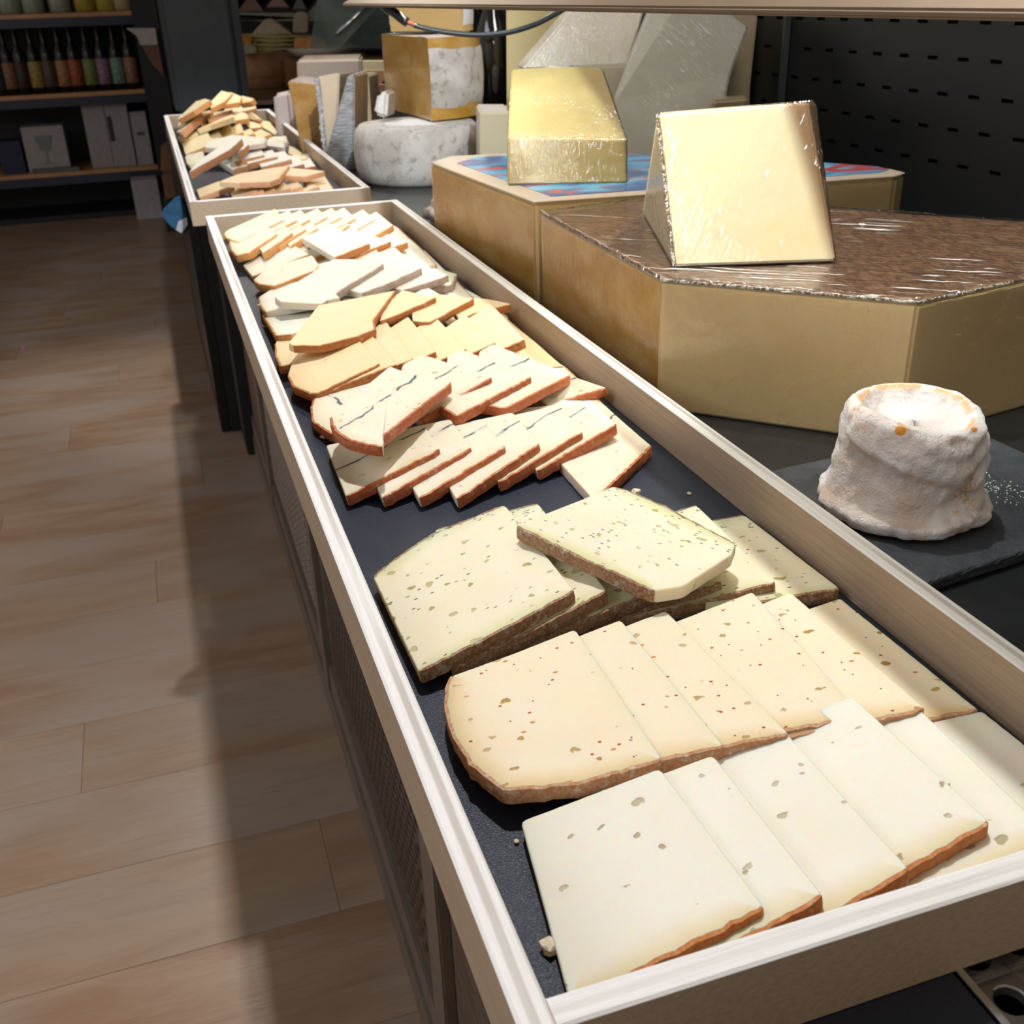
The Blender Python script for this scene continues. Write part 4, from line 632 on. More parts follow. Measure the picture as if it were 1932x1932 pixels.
# stamped metal lattice on the second and third door
lat = plain('bronze_lattice', (.72, .64, .56), .4, .2)
for (y0, y1) in ((1.34, 1.96), (.60, 1.20)):
    vs = []; fs = []
    ny = int((y1 - y0) / .022); nz = 20
    for j in range(ny):
        for k in range(nz):
            y = y0 + j * .022 + (.011 if k % 2 else 0); z = .16 + k * .018; b = len(vs)
            for q in ((0, -.0055), (.0095, 0), (0, .0055), (-.0095, 0)): vs.append((.0765 - .4, y + q[0] - 1.0, z + q[1]))
            vs.append((.0725 - .4, y - 1.0, z)); fs += [(b, b + 1, b + 2, b + 3)]
    o = link('lattice', mesh('lattice', vs, fs), lat if y0 > 1.3 else mesh_slots, cab); o['kind'] = 'stuff'
fb = thing('far_cabinet', 'black floor-standing cabinet under the farther tray, its end facing the aisle', 'cabinet', (.4, 3.5, 0))
box('cabinet_body', (.052, 2.466, 0), (.93, 2.655, DZ - .03), blkm, fb, .003)
box('cabinet_body', (.026, 2.656, 0), (.93, 3.85, DZ - .03), blkm, fb, .003)
box('cabinet_front', (.0, 2.66, 0), (.0255, 3.84, DZ - .05), blk, fb, .003)
box('cabinet_body', (.01, 3.86, 0), (.93, 3.98, DZ - .03), blkm, fb, .003)

# ------------------------------------------------------------------ glass shelf edge above the tray, its cable
alu = plain('bronze_aluminium', (.26, .185, .12), .42, .5, var=.04)
alud = plain('brown_shelf_board', (.10, .066, .05), .5, var=.05)
sh = thing('upper_shelf', 'glass shelf with a bronze metal front edge that runs along above the right tray rail', 'shelf', (.5, .8, 1.08))
gls = NT('clear_glass'); _t = gls.n('ShaderNodeBsdfTransparent'); _t.inputs[0].default_value = (.93, .96, .95, 1); _g = gls.n('ShaderNodeBsdfGlossy'); _g.inputs['Roughness'].default_value = .03
_m = gls.n('ShaderNodeMixShader'); _m.inputs[0].default_value = .06; gls.t.links.new(_t.outputs[0], _m.inputs[1]); gls.t.links.new(_g.outputs[0], _m.inputs[2]); gls.t.links.new(_m.outputs[0], gls.out.inputs[0]); gls = gls.m
box('glass_board', (.290, .02, 1.0920), (1.04, 1.60, 1.0980), gls, sh, .001)
box('board_cap', (.2765, .02, 1.0908), (.312, 1.60, 1.0918), alud, sh)
prism('edge_profile', [(.262, .02, 1.0795), (.275, .02, 1.0795), (.275, 1.61, 1.0795), (.262, 1.61, 1.0795)], [(.262, .02, 1.0835), (.275, .02, 1.0905), (.275, 1.61, 1.0905), (.262, 1.61, 1.0835)], alu, sh, .0012)
box('light_channel', (.2755, .05, 1.0800), (.310, 1.60, 1.0905), alud, sh, .001)
# cable hanging below the shelf edge
cabm = plain('black_cable_sheath', (.012, .016, .022), .28, var=.3, scale=400)
ct = thing('lighting_cable', 'black cable drooping below the shelf edge in front of the wrapped cheeses', 'cable', (.5, 1.3, 1.07))
pts = [(0.2566, 1.3500, 1.1080), (0.2684, 1.3400, 1.0832), (0.2821, 1.3300, 1.0718), (0.2958, 1.3200, 1.0604), (0.3164, 1.3100, 1.0527), (0.3506, 1.3000, 1.0457), (0.3888, 1.2900, 1.0419), (0.4274, 1.2800, 1.0439), (0.4624, 1.2700, 1.0527), (0.4857, 1.2600, 1.0637), (0.5011, 1.2500, 1.0723)]
L0 = Vector(ct.location)
def smoothp(p, k=6):
    out = []
    for i in range(len(p) - 1):
        a = Vector(p[max(i - 1, 0)]); b = Vector(p[i]); c = Vector(p[i + 1]); d = Vector(p[min(i + 2, len(p) - 1)])
        for j in range(k):
            t = j / k; out.append(.5 * ((2 * b) + (c - a) * t + (2 * a - 5 * b + 4 * c - d) * t * t + (3 * b - a - 3 * c + d) * t ** 3))
    return out + [Vector(p[-1])]
sp = [p - L0 for p in smoothp(pts)]
tube('cable_sheath', sp[21:], .0036, cabm, ct)
tube('cable_joint', sp[6:19], .0062, cabm, ct)
tube('core_wire', [p + Vector((0, 0, .001)) for p in sp[17:23]], .0014, plain('red_wire', (.6, .03, .02), .4), ct)['label'] = 'red wire core'
tube('core_wire', [p - Vector((0, 0, .0015)) for p in sp[17:23]], .0012, cabm, ct)

# ------------------------------------------------------------------ big cheeses
def film(name='cling_film', whit=.10, spec=1.0, scale=22):
    t = NT(name); c = t.co(); w1 = t.noise(t.co((1, 1, 1), (.5, .9, .4)), scale, 4, .6, dist=1.5)
    st = t.noise(t.co((1.2, 14, 6), (.3, .5, .9)), scale * .6, 4, .6, dist=.6)
    h = t.math('ADD', w1, t.math('MULTIPLY', st, .8)); nb = t.bump(h, .0016, .7)
    g = t.n('ShaderNodeBsdfGlossy'); g.inputs['Roughness'].default_value = .12; t.put(g.inputs['Color'], (1, 1, 1)); t.put(g.inputs['Normal'], nb)
    d = t.n('ShaderNodeBsdfDiffuse'); t.put(d.inputs['Color'], (.85, .83, .82)); t.put(d.inputs['Normal'], nb)
    tr = t.n('ShaderNodeBsdfTransparent'); tr.inputs[0].default_value = (.985, .98, .975, 1)
    fr = t.n('ShaderNodeLayerWeight'); fr.inputs['Blend'].default_value = .12; t.put(fr.inputs['Normal'], nb)
    m1 = t.n('ShaderNodeMixShader'); t.put(m1.inputs[0], t.math('MULTIPLY', t.math('ADD', fr.outputs['Fresnel'], .06), spec, clamp=True)); t.t.links.new(tr.outputs[0], m1.inputs[1]); t.t.links.new(g.outputs[0], m1.inputs[2])
    m2 = t.n('ShaderNodeMixShader'); t.put(m2.inputs[0], t.ramp(st, .60, .78, whit * .10, whit * 2.6)); t.t.links.new(m1.outputs[0], m2.inputs[1]); t.t.links.new(d.outputs[0], m2.inputs[2])  # white streaks painted in as highlights on the film
    t.t.links.new(m2.outputs[0], t.out.inputs[0]); return t.m
def creased_glints(name, rot, dens=.60, sc=14):
    t = NT(name); c = t.co((1, 1, 1), rot); a = t.n('ShaderNodeMapping'); t.put(a.inputs[0], c); a.inputs['Scale'].default_value = (1.0, 34, 34)
    st = t.noise(a.outputs[0], sc, 2, .5); bl = t.noise(c, 13, 2); w1 = t.noise(c, 30, 3, dist=1)
    k = t.math('MULTIPLY', t.ramp(st, dens, dens + .05), t.ramp(bl, .44, .58)); h = t.math('ADD', t.math('MULTIPLY', st, .6), w1); nb = t.bump(h, .0022, .8)  # mask of white streaks that stand in for glints along the creases
    g = t.n('ShaderNodeBsdfGlossy'); g.inputs['Roughness'].default_value = .14; t.put(g.inputs['Normal'], nb)
    d = t.n('ShaderNodeBsdfDiffuse'); t.put(d.inputs['Color'], (.92, .92, .94)); tr = t.n('ShaderNodeBsdfTransparent')
    fr = t.n('ShaderNodeLayerWeight'); fr.inputs['Blend'].default_value = .15; t.put(fr.inputs['Normal'], nb)
    m1 = t.n('ShaderNodeMixShader'); t.put(m1.inputs[0], t.math('ADD', fr.outputs['Fresnel'], .09, clamp=True)); t.t.links.new(tr.outputs[0], m1.inputs[1]); t.t.links.new(g.outputs[0], m1.inputs[2])
    m2 = t.n('ShaderNodeMixShader'); t.put(m2.inputs[0], t.math('MULTIPLY', k, .75)); t.t.links.new(m1.outputs[0], m2.inputs[1]); t.t.links.new(d.outputs[0], m2.inputs[2])
    t.t.links.new(m2.outputs[0], t.out.inputs[0]); return t.m
FILM3 = creased_glints('creased_glint_film', (0, R(-42), 0), .58); FILM4 = creased_glints('taut_cling_film', (0, R(62), 0), .67, 7); FILM5 = creased_glints('creased_glint_film_on_rind', (0, 0, R(38)), .62, 7)
FILM = film(whit=.05); FILM2 = film('thick_cling_film', .06, 1.2, 30)
def wrap(o, off, mat, name='cling_film'):
    """thin film shell just outside a body, slightly wrinkled"""
    me = o.data.copy(); me.name = name; bm = bmesh.new(); bm.from_mesh(me)
    bmesh.ops.recalc_face_normals(bm, faces=bm.faces); bm.normal_update()
    for v in bm.verts: v.co += v.normal * off
    bm.to_mesh(me); bm.free()
    w_ = link(name, me, mat, o.parent if o.parent else o)
    if o.parent: w_.matrix_local = o.matrix_local.copy()
    w_['label'] = 'clear crinkled cling film'; return w_
def hardpaste(name, base, edge, var=.5):
    t = NT(name); c = t.co(); n = t.noise(c, 9, 3, dist=.6); f = t.noise(c, 180, 4)
    col = t.mix(t.ramp(n, .3, .75, 0, var), base, edge)
    return t.bsdf(col, .45, 0, t.bump(f, .0005, .4), sss=.35, rad=(1, .6, .25), sc=.006, coat=.1)
def wheelrind():
    t = NT('brown_wheel_rind'); c = t.co(); n = t.noise(t.co((60, 20, 1), (0, 0, .5)), 5, 5, .75); n2 = t.noise(c, 6, 3)
    col = t.mix(t.ramp(n, .36, .66), (.055, .023, .012), (.235, .115, .055)); col = t.mix(t.ramp(n, .60, .76, 0, .7), col, (.50, .36, .23))
    col = t.mix(t.ramp(n2, .58, .75, 0, .45), col, (.42, .29, .19))
    return t.bsdf(col, .5, 0, t.bump(n, .0015, .6), coat=.5, coatr=.2)
RIND = wheelrind()
oliv = hardpaste('olive_yellow_paste', (.76, .59, .31), (.64, .49, .26), .6)
def golden():
    t = NT('golden_cut_face'); c = t.co(); n = t.noise(t.co((1, 1, 1.6), (.2, 0, 0)), 13, 4, .6, dist=.8); st = t.noise(t.co((10, 1.5, 9), (.5, .0, .0)), 10, 4, .65)
    col = t.mix(t.ramp(n, .34, .68), (.47, .235, .03), (.56, .35, .115)); col = t.mix(t.ramp(st, .56, .76, 0, .55), col, (.60, .46, .29))
    return t.bsdf(col, .28, 0, t.bump(st, .002, .5), sss=.3, rad=(1, .5, .15), sc=.006, coat=.6, coatr=.15)
GOLD = golden()
yel = hardpaste('bright_yellow_paste', (.88, .76, .46), (.80, .64, .32), .6)

ZT = .877; ZB = DZ + .0003
BC = [(.330, .890), (.323, .574), (.466, .431), (.60, .455), (.765, .487), (.80, .545), (.780, .60), (.738, .630), (.675, .70), (.61, .775), (.50, .88), (.44, .905)]
t1 = thing('cheese_wheel_part', 'big cut wheel piece with mottled brown rind on top, standing right of the near tray', 'cheese', (.5, .65, ZB))
L0 = Vector(t1.location)
def poly_solid(name, pts, z0, z1, parent, mats, idxf, bevel=.003, inset_top=0):
    L0 = Vector(parent.location); n = len(pts)
    bot = [Vector((x, y, z0)) - L0 for x, y in pts]; top = [Vector((x, y, z1)) - L0 for x, y in pts]
    me = mesh(name, bot + top, [tuple(range(n))[::-1], tuple(range(n, 2 * n))] + [(i, (i + 1) % n, n + (i + 1) % n, n + i) for i in range(n)])
    o = link(name, me, mats, parent)
    for k, p in enumerate(me.polygons): p.material_index = idxf(k)
    bm = bmesh.new(); bm.from_mesh(me); bmesh.ops.recalc_face_normals(bm, faces=bm.faces)
    if bevel: bmesh.ops.bevel(bm, geom=list(bm.edges), offset=bevel, segments=3, affect='EDGES', clamp_overlap=True)
    bm.to_mesh(me); bm.free(); return o
b = poly_solid('wheel_body', BC, ZB, ZT - .0022, t1, [oliv, GOLD, RIND], lambda k: 1 if k == 2 else (2 if k >= 6 and k < 13 else 0), .002)
tp = poly_solid('top_rind', BC, ZT - .0020, ZT, t1, [RIND], lambda k: 0, .0008)
tp['label'] = 'mottled brown rind'
# film over the rind, crumpled along the cut edge
me = mesh('film_fold', [], []); vs = []; fs = []
ring = [Vector((x, y, 0)) for x, y in BC]; cc = sum(ring, Vector((0, 0, 0))) / len(ring)
rs, _ = resample(ring, .006, True)
for k, f in enumerate((1.004, 1.003, .985, .95, .88, .72, .5, .25)):
    for p in rs:
        q = cc + (p - cc) * f; am = (.0012, .0018, .0015, .0010, .0009, .0008, .0007, .0005)[k]
        z = ZT + (.0004 if k else -.004) + am * (1 + noise.noise(Vector((q.x * 70, q.y * 70, k * .2))) + .6 * noise.noise(Vector((q.x * 220, q.y * 90, 3))))
        vs.append(Vector((q.x, q.y, z)) - L0)
nr = len(rs)
for k in range(7):
    for i in range(nr): j = (i + 1) % nr; fs.append((k * nr + i, k * nr + j, (k + 1) * nr + j, (k + 1) * nr + i))
fs.append(tuple(7 * nr + i for i in range(nr)))
me = mesh('cling_film', vs, fs); fix(me, 0, smooth=True)
link('cling_film', me, FILM5, t1)['label'] = 'clear crumpled cling film'
wrapo = wrap(b, .0012, FILM)

# bright upright piece on the big wheel: triangular prism, cut face towards the camera
t2 = thing('cheese_wedge', 'bright cream upright wedge with brown right edge, standing on the big mottled wheel', 'cheese', (.42, .62, ZT + .001))
FBL = (0.3457, 0.5981, 0.8795); FBR = (0.4782, 0.5563, 0.8795)
# apex line from the two upper corners: a plane leaning back over the base line
FTL = (0.3502, 0.6500, 0.9979); FTR = (0.4705, 0.6100, 1.0039)
BBL = (0.4215, 0.8262, 0.8795); BBR = (.535, .675, .8795)
def hull(name, vs, fs, mats, mi, parent, bevel=.002, seg=3):
    L0 = Vector(parent.location); me = mesh(name, [Vector(v) - L0 for v in vs], fs)
    for m2 in (mats if isinstance(mats, list) else [mats]): me.materials.append(m2)
    for k, p in enumerate(me.polygons): p.material_index = mi[k] if mi else 0
    bm = bmesh.new(); bm.from_mesh(me); bmesh.ops.recalc_face_normals(bm, faces=bm.faces)
    bmesh.ops.bevel(bm, geom=list(bm.edges), offset=bevel, segments=seg, affect='EDGES', clamp_overlap=True)
    bm.to_mesh(me); bm.free()
    o = bpy.data.objects.new(name, me); COL.objects.link(o); o.parent = parent; return o
brn = rindmat('dark_brown_rind', (.20, .10, .045), (.36, .21, .11), None, scale=260)
def wedgepaste(axis_lo, axis_hi):
    """cream paste browning close to the rind side on the right"""
    t = NT('cream_wedge_paste'); c = t.co(); sx = t.n('ShaderNodeSeparateXYZ'); t.put(sx.inputs[0], c); n = t.noise(c, 14, 3); f = t.noise(c, 200, 3)
    k = t.math('ADD', t.math('ADD', sx.outputs[0], t.math('MULTIPLY', sx.outputs[2], .19)), t.math('MULTIPLY', n, .004))
    col = t.mix(t.ramp(n, .4, .7), (.86, .77, .56), (.90, .76, .50)); col = t.mix(t.ramp(k, axis_lo, axis_hi), col, (.30, .17, .07))
    k2 = t.math('SUBTRACT', sx.outputs[0], t.math('MULTIPLY', n, .01)); col = t.mix(t.ramp(k2, -.062, -.078, 0, .5), col, (.74, .58, .28))
    return t.bsdf(col, .42, 0, t.bump(f, .0004, .4), sss=.4, rad=(1, .5, .2), sc=.006, coat=.2, coatr=.2)
BTR = (.56, .69, FTR[2] - .02); 
b = hull('wedge_body', [FBL, FBR, BBR, BBL, FTL, FTR, (.515, .665, FTR[2] - .006), (.400, .70, FTL[2] - .010)],
         [(3, 2, 1, 0), (4, 5, 6, 7), (0, 1, 5, 4), (1, 2, 6, 5), (2, 3, 7, 6), (3, 0, 4, 7)], [wedgepaste(.050, .068), brn], [0, 0, 0, 1, 0, 0], t2, .0022)
wrap(b, .0014, FILM4)
# crumpled film seam down its left edge
def seam(name, a, c, parent, n=60, wdt=.004, mat=FILM2):
    a, c = Vector(a), Vector(c); L0 = Vector(parent.location); vs = []; fs = []
    d = (c - a).normalized(); s1 = d.cross(Vector((0, 1, 0))).normalized(); s2 = Vector((0, -1, 0))
    for i in range(n + 1):
        p = a.lerp(c, i / n)
        for k in range(5):
            an = PI * k / 4; rr = wdt * (.6 + .7 * abs(noise.noise(Vector((i * .55, k * 2.0, a.x * 9)))))
            vs.append(p + s1 * math.cos(an) * rr + s2 * math.sin(an) * rr * .7 - L0)
    for i in range(n):
        for k in range(4): fs.append((i * 5 + k, i * 5 + k + 1, i * 5 + k + 6, i * 5 + k + 5))
    me = mesh(name, vs, fs); o = link(name, me, mat, parent); o['label'] = 'crumpled film seam'; return o
seamm = NT('bunched_film'); _c = seamm.co(); _n = seamm.noise(_c, 260, 3, dist=1); seamm = seamm.bsdf(seamm.mix(seamm.ramp(_n, .42, .6), (.16, .11, .07), (.80, .78, .76)), .15, .35, seamm.bump(_n, .002), alpha=.85)
seam('film_seam', FBL, FTL, t2, 90, .0021, seamm)

for a_, c_, n_ in ((BC[0], BC[1], 120), (BC[1], BC[2], 90), (BC[2], BC[4], 120)):
    seam('film_seam', (*a_, ZT - .001), (*c_, ZT - .001), t1, n_, .0017, seamm)
# second big wheel part with a printed label
def labelmat():
    t = NT('blue_printed_label'); c = t.co((1, 1, 1), (0, 0, .25)); n = t.noise(t.co((5, 9, 1)), 1.3, 2, .5, dist=1.2); n2 = t.noise(t.co((3, 7, 1), (0, 0, .4)), 2.1, 3, dist=1.5)
    col = t.mix(t.ramp(n, .40, .56), (.03, .10, .32), (.10, .42, .72)); col = t.mix(t.ramp(n, .56, .66), col, (.30, .66, .85))
    col = t.mix(t.ramp(n2, .55, .62), col, (.55, .08, .09)); col = t.mix(t.ramp(n2, .34, .28), col, (.62, .60, .62))
    return t.bsdf(col, .35, 0, coat=.6, coatr=.12)
t3 = thing('cheese_wheel_part', 'big cut wheel piece with blue and red printed label on top, behind the mottled one', 'cheese', (.5, 1.1, ZB))
Z3 = .882
B3 = [(0.3080, 1.2860), (.322, 1.262), (0.3369, 0.9312), (0.4624, 0.9176), (0.6531, 0.9001), (0.7851, 0.8888), (0.8093, 0.9029), (0.8116, 0.9351), (0.7908, 0.9718), (0.7634, 1.0133), (0.6894, 1.0883), (0.5916, 1.2152), (0.4665, 1.3142), (0.3503, 1.3326)]
B3.pop(1)
b = poly_solid('wheel_body', B3, ZB, Z3 - .0022, t3, [oliv, GOLD, RIND], lambda k: 1 if k == 2 else 0, .004)
lb = [(x * .0 + x, y) for x, y in B3]; cx = sum(p[0] for p in lb) / len(lb); cy = sum(p[1] for p in lb) / len(lb)
skin = poly_solid('top_rind', B3, Z3 - .002, Z3 - .0004, t3, [hardpaste('greyish_rind', (.46, .36, .28), (.55, .47, .40))], lambda k: 0, .0006)
lp = [(cx + (x - cx) * .93 + .010, cy + (y - cy) * .86 + .004) for x, y in lb]
o = poly_solid('printed_label', lp, Z3 - .0003, Z3 + .0003, t3, [labelmat()], lambda k: 0, 0); o['label'] = 'blue and red printed paper label'
wrap(b, .0012, FILM)

# yellow block on the label
t4 = thing('cheese_block', 'yellow cut block with slanting top face, wrapped in film, standing on the blue printed label', 'cheese', (.43, 1.05, Z3 + .0006))
zb = Z3 + .0006
A0 = (0.3438, 1.0473, 0.8826); A1 = (0.4777, 0.9917, 0.8826)
A2 = (.4870, 1.0150, .9301); A3 = (.3517, 1.0660, .9366)
T0 = (.4033, 1.2000, 1.0030); T1 = (.5167, 1.1644, 1.0008); T05 = (.4618, 1.1880, 1.0047)
Bk0 = (T0[0], T0[1] + .02, zb); Bk1 = (T1[0] + .02, T1[1] + .05, zb)
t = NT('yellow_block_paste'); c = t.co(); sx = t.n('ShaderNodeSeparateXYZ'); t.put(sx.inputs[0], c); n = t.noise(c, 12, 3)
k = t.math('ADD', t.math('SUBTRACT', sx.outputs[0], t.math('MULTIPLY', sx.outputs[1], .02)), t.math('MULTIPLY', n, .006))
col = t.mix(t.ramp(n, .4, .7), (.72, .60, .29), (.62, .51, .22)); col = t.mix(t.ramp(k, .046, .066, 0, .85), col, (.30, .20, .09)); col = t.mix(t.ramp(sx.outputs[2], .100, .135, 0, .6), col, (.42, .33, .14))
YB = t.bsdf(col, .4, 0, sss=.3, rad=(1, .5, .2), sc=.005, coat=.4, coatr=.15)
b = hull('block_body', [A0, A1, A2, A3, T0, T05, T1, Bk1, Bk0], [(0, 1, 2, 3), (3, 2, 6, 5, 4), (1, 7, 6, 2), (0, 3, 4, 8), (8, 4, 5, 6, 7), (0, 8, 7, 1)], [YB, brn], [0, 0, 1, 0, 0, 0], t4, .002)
wrap(b, .0012, creased_glints('block_film', (0, R(80), 0), .62, 9))

# ------------------------------------------------------------------ small white bloomy cheese on slate
def bloomy():
    t = NT('bloomy_white_rind'); c = t.co(); n = t.noise(c, 42, 4, .6); n2 = t.noise(c, 24, 3, dist=.8); f = t.noise(c, 420, 4, .7); a = t.attr('ridge')
    col = t.mix(t.ramp(n, .35, .7), (.88, .85, .86), (.78, .70, .68))
    col = t.mix(t.math('MULTIPLY', t.ramp(n2, .56, .66), t.ramp(f, .40, .62)), col, (.66, .38, .16))
    v = t.vor(c, 60); s2 = t.n('ShaderNodeSeparateColor'); t.put(s2.inputs[0], v.outputs['Color'])
    col = t.mix(t.math('MULTIPLY', t.ramp(v.outputs['Distance'], .26, .18), t.ramp(s2.outputs[0], .86, .88)), col, (.74, .32, .05))
    col = t.mix(t.math('MULTIPLY', t.attr('tan'), t.ramp(n2, .3, .6, .35, .75)), col, (.50, .36, .26))
    col = t.mix(t.math('MULTIPLY', a, t.ramp(n, .30, .50)), col, (.78, .44, .16))
    return t.bsdf(col, .8, 0, t.bump(t.math('ADD', t.math('MULTIPLY', f, .5), t.math('MULTIPLY', n, 1.4)), .0034, 1), sss=.25, rad=(1, .7, .5), sc=.004)
gc = Vector((0.3885, 0.3235, .7694))
g = thing('goat_cheese', 'small lumpy white bloomy cheese with sunken top, standing on the slate', 'cheese', gc)
SEG = 168; vs = []; fs = []; ridge = []; tanv = []
prof = [(0, .0), (.030, .0), (.0475, .0005), (.0540, .003), (.0550, .008), (.0525, .013), (.0500, .019), (.0487, .026), (.0478, .034), (.0472, .042), (.0468, .050), (.0466, .057), (.0455, .0635), (.0435, .0690), (.0410, .0724), (.0378, .0736), (.0345, .0718), (.0312, .0670), (.0268, .0632), (.0200, .0614), (.0120, .0608), (.005, .0606), (0, .0606)]
full = []
for i in range(len(prof) - 1):
    for j in range(3): full.append((prof[i][0] + (prof[i + 1][0] - prof[i][0]) * j / 3, prof[i][1] + (prof[i + 1][1] - prof[i][1]) * j / 3, i + j / 3))
full.append((*prof[-1], len(prof) - 1))
for (r, z, ix) in full:
    for k in range(SEG):
        a = 2 * PI * k / SEG; ca, sa = math.cos(a), math.sin(a); rr = max(r, .0003)
        p = Vector((ca * rr, sa * rr, z))
        zz = z * (1 + .045 * math.cos(a - 2.1) + .03 * math.sin(2 * a + 1)) if z > .03 else z
        d = .0030 * noise.noise(p * 34) + .0018 * noise.noise(p * 75 + Vector((5, 0, 0))) + .0013 * noise.noise(p * 150)
        # long diagonal fold across the front left and wrinkles on the right
        fold = (zz - (.050 - .022 * ((a - 3.4) / 1.6)))
        d -= .0050 * (1 / (1 + math.exp(fold * 900))) * max(0, min(1, (5.3 - a) / .5)) * max(0, min(1, (a - 2.7) / .4)) if .012 < z < .066 and r > .04 else 0
        d += .0016 * math.sin(zz * 420 + 3 * math.sin(a * 3)) * max(0, math.cos(a - 5.6)) if r > .04 else 0
        foot = .0028 * abs(noise.noise(Vector((a * 5, 3, 1)))) if z < .012 and r > .04 else 0
        lean = .0035 * (1 - z / .07)
        rad = rr + d * min(1, rr / .02) + foot + (lean if math.cos(a - 3.5) > 0 else 0) * max(0, math.cos(a - 3.5))
        if 14 <= ix <= 17: rad += .0035 * noise.noise(Vector((a * 1.6, 9, 2)))
        inner = .0025 * noise.noise(Vector((ca * rr * 60, sa * rr * 60, 7))) if ix > 17 else 0
        vs.append((ca * rad, sa * rad, zz + inner + (.0012 * noise.noise(p * 60) if z > .05 else 0)))
        rg = max(0, 1 - abs(ix - 15.6) / .9) * (1 if noise.noise(Vector((a * 2, 1, 4))) > -.25 else .2) + max(0, 1 - abs(ix - 2.6) / 1.2) * (.9 if noise.noise(Vector((a * 3, 4, 4))) > .05 else 0)
        if .012 < z < .066 and r > .04: rg += max(0, 1 - abs(fold - .001) * 900) * .8 * (1 if 2.8 < a < 5.2 else 0)
        ridge.append(min(1, rg))
        tanv.append((1 / (1 + math.exp(max(-40, min(40, fold * 900))))) * max(0, min(1, (4.9 - a) / .8)) * max(0, min(1, (a - 2.5) / .4)) if .010 < z < .066 and r > .04 else 0)
nf = len(full)
for i in range(nf - 1):
    for k in range(SEG): k2 = (k + 1) % SEG; fs.append((i * SEG + k, i * SEG + k2, (i + 1) * SEG + k2, (i + 1) * SEG + k))
me = mesh('cheese_body', vs, fs); at = me.attributes.new('ridge', 'FLOAT', 'POINT'); at.data.foreach_set('value', ridge); at = me.attributes.new('tan', 'FLOAT', 'POINT'); at.data.foreach_set('value', tanv)
for p in me.polygons: p.use_smooth = True
link('cheese_body', me, bloomy(), g)
# slate
def slatemat():
    t = NT('grey_slate'); c = t.co(); n = t.noise(c, 35, 5, .7); f = t.noise(t.co((1, 1, 30)), 60, 4, .7); s = t.vor(c, 340); s2 = t.noise(c, 26, 2)
    col = t.mix(t.ramp(n, .3, .7), (.020, .024, .032), (.040, .046, .056))
    return t.bsdf(col, .42, 0, t.bump(t.math('ADD', n, f), .0016, .7))
sl = [(.318, .225), (.3495, .2318), (.372, .2350), (.395, .2375), (.418, .2405), (.46, .247), (.52, .258), (.532, .33), (.528, .404), (.46, .410), (.40, .412), (.355, .41), (.312, .405), (.314, .32)]
slr, _ = resample([Vector((x, y, 0)) for x, y in sl], .004, True)
vs = []; fs = []; n = len(slr); cs_ = sum(slr, Vector((0, 0, 0))) / n
for k, (f, z) in enumerate([(1, .7614), (1.006, .7630), (1.001, .7650), (1.004, .7668), (.997, .7682), (.985, .7690), (.94, .7691)]):
    for p in slr:
        j = .0012 * noise.noise(Vector((p.x * 240, p.y * 240, k * 1.7))) if k < 5 else 0; dd = (p - cs_)
        q = cs_ + dd * f + dd.normalized() * j; vs.append((q.x, q.y, z + (.0004 * noise.noise(Vector((p.x * 300, p.y * 300, k))) if 0 < k < 6 else 0)))
for k in range(6):
    for i in range(n): j = (i + 1) % n; fs.append((k * n + i, k * n + j, (k + 1) * n + j, (k + 1) * n + i))
fs.append(tuple(range(n))[::-1]); fs.append(tuple(6 * n + i for i in range(n)))
me = mesh('slate_board', vs, fs); fix(me, 0)
o = link('slate_board', me, slatemat()); tag(o, 'black slate board with flaked edge under the small white cheese', 'slate board')
# white dust specks beside the cheese
bm = bmesh.new()
for k in range(120):
    a = random.gauss(0, .009); c_ = random.gauss(0, .015)
    mt = Matrix.Translation((.466 + a, .318 + c_, .7694)); bmesh.ops.create_icosphere(bm, subdivisions=1, radius=random.uniform(.0002, .0007), matrix=mt)
me = bpy.data.meshes.new('cheese_dust'); bm.to_mesh(me); bm.free()
tag(link('cheese_dust', me, plain('white_dust', (.7, .7, .68), .9)), 'white crumbs dusted on the slate right of the small cheese', 'crumbs', kind='stuff')

